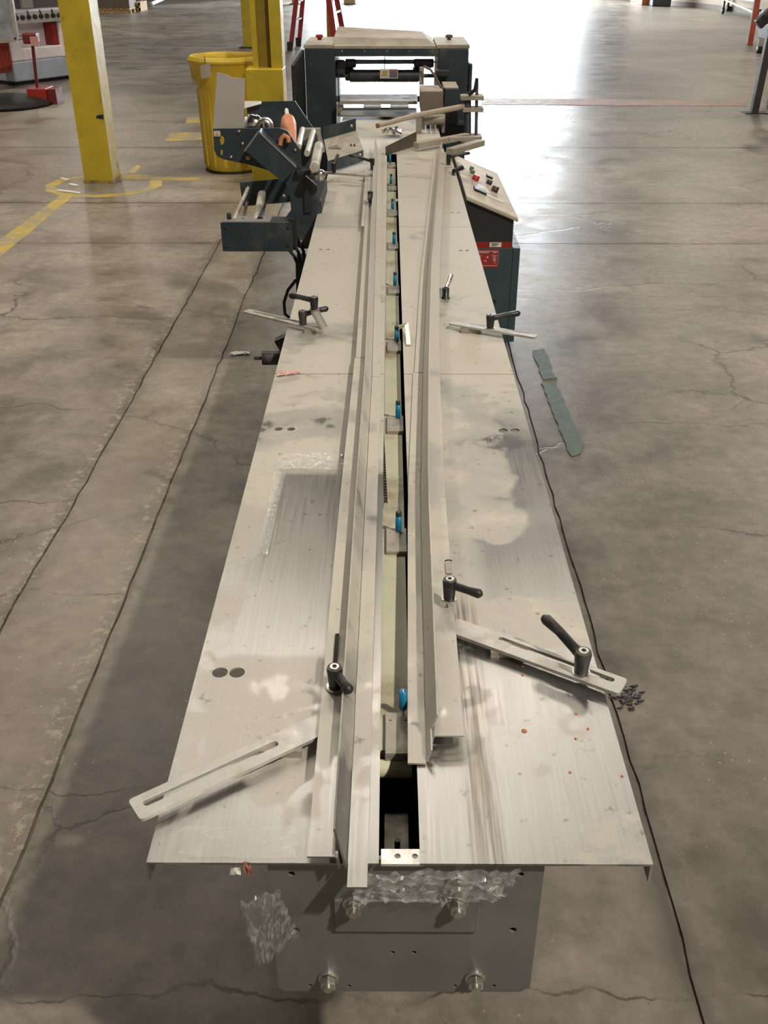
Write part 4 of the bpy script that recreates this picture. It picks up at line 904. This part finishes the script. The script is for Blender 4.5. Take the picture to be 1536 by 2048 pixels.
# red ribbed bay and dark glass hood at left
for k in range(8):
    c = atz(-22+k*7, 186-k*1.6, 0); m = MB(); m.cyl((c.x, c.y, .30), (c.x, c.y, .95), .045, n=10); m.build('red_rib', M('bellows_red', (.34, .035, .018), .5), rm)
a = atz(-30, 186, 0); b = atz(30, 172, 0)
m = MB(); m.hexa([Vector((a.x, a.y+.1, .2)), Vector((b.x, b.y+.1, .2)), Vector((b.x, b.y+.8, .2)), Vector((a.x, a.y+.8, .2)), Vector((a.x, a.y+.1, 1.0)), Vector((b.x, b.y+.1, 1.0)), Vector((b.x, b.y+.8, 1.0)), Vector((a.x, a.y+.8, 1.0))]); m.build('red_bay', RED, rm)
hy = A.y-.5
m = MB(); p_ = [aty(-40, 84, hy), aty(34, 79, hy), aty(20, -20, hy), aty(-40, -20, hy)]
m.plate([[(p.x, p.z) for p in p_]], .03, (0, hy+.03, 0), (1, 0, 0), (0, 0, 1)); m.build('hood_glass', M('hood_glass', (.34, .36, .40), .15, .2, .3, 6), rm)
m = MB(); m.bar(p_[0]+Vector((0, -.01, 0)), p_[1]+Vector((0, -.01, 0)), .05, .06); m.bar(p_[1]+Vector((0, -.01, 0)), p_[2]+Vector((0, -.01, 0)), .05, .05); m.build('hood_frame', M('hood_frame', (.36, .32, .29), .5), rm)
m = MB(); m.cyl((p_[0].x+.1, hy+.03, p_[0].z), (p_[0].x+.1, hy+.6, p_[0].z), .03); m.cyl((p_[1].x-.05, hy+.03, p_[1].z), (p_[1].x-.05, hy+.6, p_[1].z), .03); m.build('hood_arm', SG, rm)
# foot pedestal
fp = thing('pedal_pedestal', 'red button box on a thin post with a red box foot', 'pedestal', (*ground_xy(85, 205), 0))
c = atz(78, 210, 0); m = MB(); yy = c.y; x0 = aty(56, 200, yy).x; x1 = aty(94, 200, yy).x
m.box((x0, yy, 0), (x1, yy+.35, .20)); m.build('foot_box', RED, fp, bevel=.008)
m = MB(); m.box((x1, yy+.04, 0), (x1+.12, yy+.33, .19)); m.build('pedal_guard', M('dark_red', (.14, .012, .01), .5), fp)
m = MB(); pc0 = Vector((aty(75, 178, yy+.17).x, yy+.17, .2)); hd = aty(63, 82, yy+.17); m.cyl(pc0, Vector((hd.x+.01, yy+.17, hd.z)), .022, n=10); m.build('post', M('dark_red', (.14, .012, .01), .5), fp)
m = MB(); a = aty(47, 88, yy+.1); b = aty(71, 66, yy+.1); m.box((a.x, yy+.08, a.z), (b.x, yy+.25, b.z)); m.build('button_box', M('dark_red', (.14, .012, .01), .5), fp, bevel=.02)
m = MB(); a = aty(62, 92, yy+.06); b = aty(75, 73, yy+.06); m.box((a.x, yy+.06, a.z), (b.x, yy+.075, b.z)); m.build('face_plate', M('face_pink', (.5, .24, .22), .5), fp)
c = atz(25, 218, 0); m = MB(); m.lathe((c.x-.25, c.y+.35, 0), [(0, .0), (.62, .0), (.66, .02), (.64, .05), (.50, .09), (.36, .11), (0, .12)], 36)
tag(m.build('pedestal_base', M('base_black', (.012, .012, .011), .65, 0, .3, 8)), 'round black pedestal base on the floor at the left picture edge', 'base')

# ================================================================ FAR THINGS
pa = thing('pallet', 'wooden pallet with dark crated goods behind the large yellow column', 'pallet', (*ground_xy(255, 24), 0))
a = atz(185, 27, 0); b = atz(266, 26, 0); 
for k in range(3): y_ = a.y+k*.5; MB().box((a.x, y_, 0), (b.x, y_+.1, .10)).build('stringer', WOOD, pa)
for k in range(7): x_ = a.x+(b.x-a.x)*k/7; MB().box((x_, a.y-.02, .10), (x_+(b.x-a.x)/9, a.y+1.15, .13)).build('deck_board', WOOD, pa)
gd = MB().box((a.x+.1, a.y+.1, .13), (b.x-.05, a.y+1.0, 1.2)).build('shrouded_goods', M('goods_olive', (.14, .12, .09), .6)); tag(gd, 'dark wrapped load on the far pallet', 'load')
a = atz(264, 24, 0); b = atz(303, 17, 0); cr = thing('wooden_crate', 'small open wooden crate on the floor beside the far pallet', 'crate', (a.x, a.y, 0))
for z_ in (.02, .16): MB().box((a.x+.05, a.y+.2, z_), (b.x, a.y+.24, z_+.08)).build('slat', WOOD, cr)
for x_ in (a.x+.05, b.x-.05): MB().box((x_, a.y+.2, 0), (x_+.05, a.y+1.2, .26)).build('side_board', WOOD, cr)
c = atz(303, 12, 0); m = MB(); m.tube([(c.x, c.y, .06), (c.x+.5, c.y+1.5, .3), (c.x+1.6, c.y+3, .4)], .06, 8); tag(m.build('white_pipe', PAPER), 'white pipe lying behind the far crate', 'pipe')
for lab, x0p, x1p, py, col, nm in (('orange bin against the far right wall', 1264, 1283, 6, (.45, .14, .03), 'storage_bin'), ('dark bin beside the orange bin at the far wall', 1284, 1320, 8, (.04, .045, .05), 'storage_bin')):
    a = atz(x0p, py, 0); b = atz(x1p, py, 0); a = a-Vector((0, .9, 0)); b = b-Vector((0, .9, 0)); t_ = thing(nm, lab, 'bin', ((a.x+b.x)/2, a.y-.6, 0)); MB().box((a.x, a.y-.6, 0), (b.x, a.y-.05, .7)).build('bin_body', M('bin_%d' % x0p, col, .5), t_, bevel=.03); MB().box((a.x-.02, a.y-.62, .7), (b.x+.02, a.y-.03, .76)).build('rim', M('bin_%d' % x0p, col, .5), t_)
# cart
ct = thing('warehouse_cart', 'grey wheeled cart by the far right wall', 'cart', (*ground_xy(1465, 24), 0))
a = atz(1434, 21, 0)-Vector((.3, 1.6, 0)); b = atz(1484, 30, 0)-Vector((.2, 1.6, 0)); IR = M('cart_grey', (.10, .09, .08), .5)
ztop_ = .42
m = MB(); m.hexa([Vector((a.x, a.y, ztop_)), Vector((b.x, b.y, ztop_)), Vector((b.x+.5, b.y+1.2, ztop_)), Vector((a.x+.5, a.y+1.2, ztop_)), Vector((a.x, a.y, ztop_+.06)), Vector((b.x, b.y, ztop_+.06)), Vector((b.x+.5, b.y+1.2, ztop_+.06)), Vector((a.x+.5, a.y+1.2, ztop_+.06))]); m.build('deck', IR, ct)
for p_ in (a, b, a+Vector((.5, 1.2, 0)), b+Vector((.5, 1.2, 0))):
    m = MB(); m.box((p_.x-.03, p_.y-.03, .12), (p_.x+.03, p_.y+.03, ztop_)); lg = m.build('leg', IR, ct); m = MB(); m.lathe((p_.x, p_.y, .09), [(0, -.03), (.09, -.03), (.09, .03), (0, .03)], 14, 'x'); m.build('wheel', RUB, lg)
m = MB(); m.bar(Vector((a.x, a.y, .38)), Vector((b.x, b.y, .16)), .04, .04); m.build('brace', PAPER, ct)
m = MB(); m.bar(Vector((b.x, b.y, .2)), Vector((b.x+.9, b.y+.6, .2)), .05, .05); m.build('push_bar', IR, ct)
# red post far right
a = atz(1500, 89, 0); tp = thing('red_post', 'slim red post with a white edge near the right picture edge', 'post', (a.x, a.y, 0))
m = MB(); b = a+Vector((.10, .3, 2.6)); m.bar(a, b, .11, .10); m.build('post_body', M('post_red', (.40, .07, .035), .45), tp); m = MB(); m.bar(a+Vector((-.065, 0, 0)), b+Vector((-.065, 0, 0)), .02, .10); m.build('white_edge', PAPER, tp)
# machine at right edge: grey leg, foot, dark body and pale bucket
ml = thing('bench_machine', 'machine on a dark grey leg cut off by the right picture edge', 'machine', (*ground_xy(1512, 226), 0))
a = atz(1512, 228, 0); yy = a.y
m = MB(); t_ = aty(1530, 60, yy); bb = aty(1511, 226, yy); m.bar(Vector((bb.x, yy+.06, .01)), Vector((bb.x+.03, yy+.06, t_.z)), .085, .085); m.build('leg', M('leg_grey', (.045, .042, .036), .5), ml)
m = MB(); m.box((bb.x-.13, yy-.03, 0), (bb.x+.15, yy+.15, .012)); m.build('foot_plate', PAINTD, ml)
m = MB(); m.box((bb.x+.30, yy+.1, .0), (bb.x+1.0, yy+.5, .75)); m.build('body', M('bench_grey', (.05, .045, .04), .6), ml)
m = MB(); m.box((bb.x+.32, yy+.08, .02), (bb.x+.9, yy+.1, .42)); m.build('dark_recess', DARK, ml)
m = MB(); m.bar(aty(1515, 50, yy), aty(1545, 22, yy), .10, .12); m.box((bb.x+.02, yy-.02, t_.z-.12), (bb.x+1.0, yy+.5, t_.z+.05)); m.build('head', BLK, ml, bevel=.01)
bk = thing('white_bucket', 'white bucket with dark foot behind the grey leg at the right edge', 'bucket', (*ground_xy(1527, 106), 0))
c = atz(1530, 106, 0); m = MB(); m.lathe((c.x, c.y, 0), [(0, .12), (.16, .12), (.20, .75), (.19, .75), (.15, .2)], 24); m.build('bucket_body', PAPER, bk); m = MB(); m.lathe((c.x, c.y, 0), [(0, 0), (.17, 0), (.17, .12), (0, .12)], 20); m.build('foot', RUB, bk)

# ================================================================ FLOOR MARKINGS, TAPE, SCRAPS
PY = M('floor_yellow', (.50, .36, .06), .6, 0, .15, 8, 0, (.30, .26, .19), .55)
SN = [0]
def strip(name, pts, lab, cat, mat, jag=.006, z=.0015, t=.0012, group=None):
    SN[0] += 1; t = .0008+.0004*SN[0]
    P = [atz(a, b, 0) for a, b in pts]; lp = []
    for p, q in zip(P, P[1:]+P[:1]):
        n_ = max(1, int((q-p).length/.05))
        for i in range(n_): r_ = p.lerp(q, i/n_); lp.append((r_.x+random.uniform(-jag, jag), r_.y+random.uniform(-jag, jag)))
    m = MB(); m.plate([lp], t, (0, 0, .0003)); return tag(m.build(name, mat, recalc=False), lab, cat, group)
strip('floor_line', [(0, 480), (128, 386), (150, 390), (0, 515)], 'worn yellow line painted on the floor at the left edge', 'floor marking', PY)
strip('floor_line', [(238, 352), (400, 355), (400, 361), (238, 360)], 'thin yellow line between the large column and the yellow drum', 'floor marking', PY)
strip('floor_line', [(258, 345), (262, 340), (275, 330), (283, 333), (268, 348)], 'short yellow stub beside the large column foot', 'floor marking', PY)
for pts, l_ in (([(375, 236), (400, 236), (400, 247), (371, 249)], 'farthest'), ([(342, 266), (404, 266), (404, 281), (330, 283)], 'nearest and longest')):
    strip('floor_stripe', pts, l_+' faded yellow stripe left of the drum', 'floor marking', PY, group='faded yellow stripes')
c = atz(205, 372, 0); lp = []; hl = []
for k in range(36):
    a_ = 2*math.pi*k/36; lp.append((c.x+.52*math.cos(a_)+random.uniform(-.02, .02), c.y+.05+.50*math.sin(a_)+random.uniform(-.02, .02))); hl.append((c.x+.42*math.cos(a_)+random.uniform(-.02, .02), c.y+.05+.40*math.sin(a_)+random.uniform(-.02, .02)))
m = MB(); m.plate([lp, hl], .0006, (0, 0, .0003)); tag(m.build('floor_ring', PY, recalc=False), 'ragged yellow ring painted round the large column foot', 'floor marking')
PK = M('floor_pink', (.42, .27, .23), .6, 0, .1, 5, 0, (.31, .27, .23), .5)
strip('floor_line', [(965, 197), (1490, 201), (1494, 213), (965, 209)], 'faded pink red line across the floor behind the machine at right', 'floor marking', PK, .02)
strip('floor_tape', [(1065, 702), (1089, 699), (1112, 757), (1084, 760)], 'upper short piece of dark green tape on the floor', 'tape', TAPEG)
strip('floor_tape', [(1083, 768), (1112, 765), (1166, 888), (1162, 908), (1142, 914)], 'lower long piece of dark green tape on the floor right of the table', 'tape', TAPEG)
# wood splinters by column
for k, (p, q) in enumerate((((115, 380), (160, 386)), ((140, 368), (155, 371)), ((122, 356), (137, 360)))):
    a, b = atz(*p, .006), atz(*q, .006); m = MB(); m.bar(a, b, .03, .008); tag(m.build('wood_splinter', PAPER), ['longest pale splinter lying in front of the large column foot', 'middle pale splinter left of the large column foot', 'farthest pale splinter left of the large column foot'][k], 'debris', 'pale splinters by the column')
c = atz(478, 709, 0); m = crumple([c+Vector((-.05, -.03, 0)), c+Vector((.06, -.01, 0)), c+Vector((.05, .03, 0)), c+Vector((-.03, .03, 0))], .012, 5, 8, 4); tag(m.build('plastic_scrap', PAPER), 'crumpled white plastic scrap on the floor left of the table', 'debris')
# dark grime clump on the floor right
c = atz(1255, 1395, 0); m = MB()
for k in range(70):
    a_ = random.uniform(0, 6.28); r_ = random.uniform(0, .055); s_ = random.uniform(.003, .010); p = Vector((c.x+r_*math.cos(a_), c.y+r_*1.3*math.sin(a_), s_*.4)); m.tube([p-Vector((s_, 0, 0)), p, p+Vector((s_, .003, 0))], [s_*.3, s_*.6, s_*.2], 5)
tag(m.build('grime_clump', M('grime', (.03, .027, .025), .55, 0, .4, 40)), 'dark oily debris on the floor by the right near edge of the table', 'debris')['kind'] = 'stuff'
# orange and yellow crumbs on the right panel
OC = M('crumb_orange', (.55, .12, .04), .5)
CHL = ['largest orange chip on the near right table panel', 'orange chip on the right panel, farther of the pair near the right edge', 'orange chip just left of the pair near the right panel edge', 'orange chip in the middle front of the right panel', 'orange chip closest to the near right table corner', 'orange chip behind the slotted bar with the long lever', 'orange chip just in front of the slotted bar with the long lever', 'orange chip between the slotted bar and the pair of chips']
for k, (px, py) in enumerate(((1048, 1462), (1176, 1458), (1151, 1478), (1140, 1545), (1244, 1553), (1046, 1333), (1045, 1351), (1152, 1428))):
    c = atz(px, py, TZ); r_ = .0035 if k == 0 else .0019; m = MB(); m.lathe(c, [(r_, .0002), (r_*1.1, .001), (r_*.6, .0018), (0, .0018)], 7)
    tag(m.build('paint_chip', OC), CHL[k], 'debris', 'orange chips on the right panel')
# ------------------------------------------------ plastic film remains
FM = film_mat('clear_film', .15); FM2 = film_mat('milky_film', .32)
def tfilm(pxs, label, seed, mat, amp=.004, z=TZ+.001, nu=16, nv=8):
    P = [atz(a, b, z) for a, b in pxs]; m = crumple(P, amp, seed, int(nu*2), int(nv*2)); return tag(m.build('film_scrap', mat, recalc=False), label, 'plastic film', 'torn film left on the table')
tfilm([(548, 940), (690, 942), (688, 908), (560, 912)], 'crinkled clear film across the left panel above the cleaned patch', 1, FM2)
tfilm([(515, 1110), (535, 1110), (572, 945), (548, 945)], 'narrow crinkled film strip along the left of the cleaned patch', 2, FM2, .003, nu=5, nv=20)
tfilm([(553, 1020), (556, 1012), (630, 980), (622, 992)], 'thin sliver of film lying diagonally on the cleaned patch', 3, FM2, .003, nu=14, nv=3)
tfilm([(355, 1716), (600, 1718), (590, 1655), (365, 1655)], 'clear film taped over the near left corner of the table', 4, FM, .0015)
a = aty(480, 1790, EY-.012); b = aty(600, 1775, EY-.012); c_ = aty(545, 1925, EY-.012); d_ = aty(606, 1840, EY-.012)
m = crumple([a, aty(520, 1915, EY-.012), aty(600, 1850, EY-.012), aty(560, 1768, EY-.012)], .016, 6, 30, 34); tag(m.build('plastic_bag', film_mat('bag_film', .085), recalc=False), 'crumpled clear plastic bag hanging at the left of the grey end plate', 'plastic bag')
m = crumple([aty(690, 1800, EY-.010), aty(1000, 1792, EY-.010), aty(1040, 1735, EY-.010), aty(735, 1735, EY-.010)], .009, 8, 60, 20); tag(m.build('film_scrap', FM, recalc=False), 'torn clear film hanging over the top of the grey end plate', 'plastic film')
m = crumple([aty(460, 1748, EY-.01), aty(483, 1748, EY-.01), aty(481, 1733, EY-.01), aty(462, 1732, EY-.01)], .003, 9, 5, 4); tag(m.build('film_scrap', PAPER, recalc=False), 'white film scrap hanging below the near left table edge', 'plastic film')
m = crumple([aty(490, 1750, EY-.01), aty(506, 1748, EY-.01), aty(500, 1722, EY-.008), aty(486, 1722, EY-.008)], .003, 10, 5, 4); tag(m.build('tape_scrap', M('scrap_red', (.42, .17, .14), .5, 0, .5, 60), recalc=False), 'red scrap of tape at the near left table edge', 'tape')
m = crumple([atz(553, 755, TZ), atz(600, 748, TZ), atz(600, 743, TZ), atz(556, 743, TZ)], .004, 11, 10, 4); tag(m.build('tape_scrap', M('scrap_pink', (.62, .36, .32), .5, 0, .4, 60), recalc=False), 'pink tape scrap at the left end of the middle panel seam', 'tape')
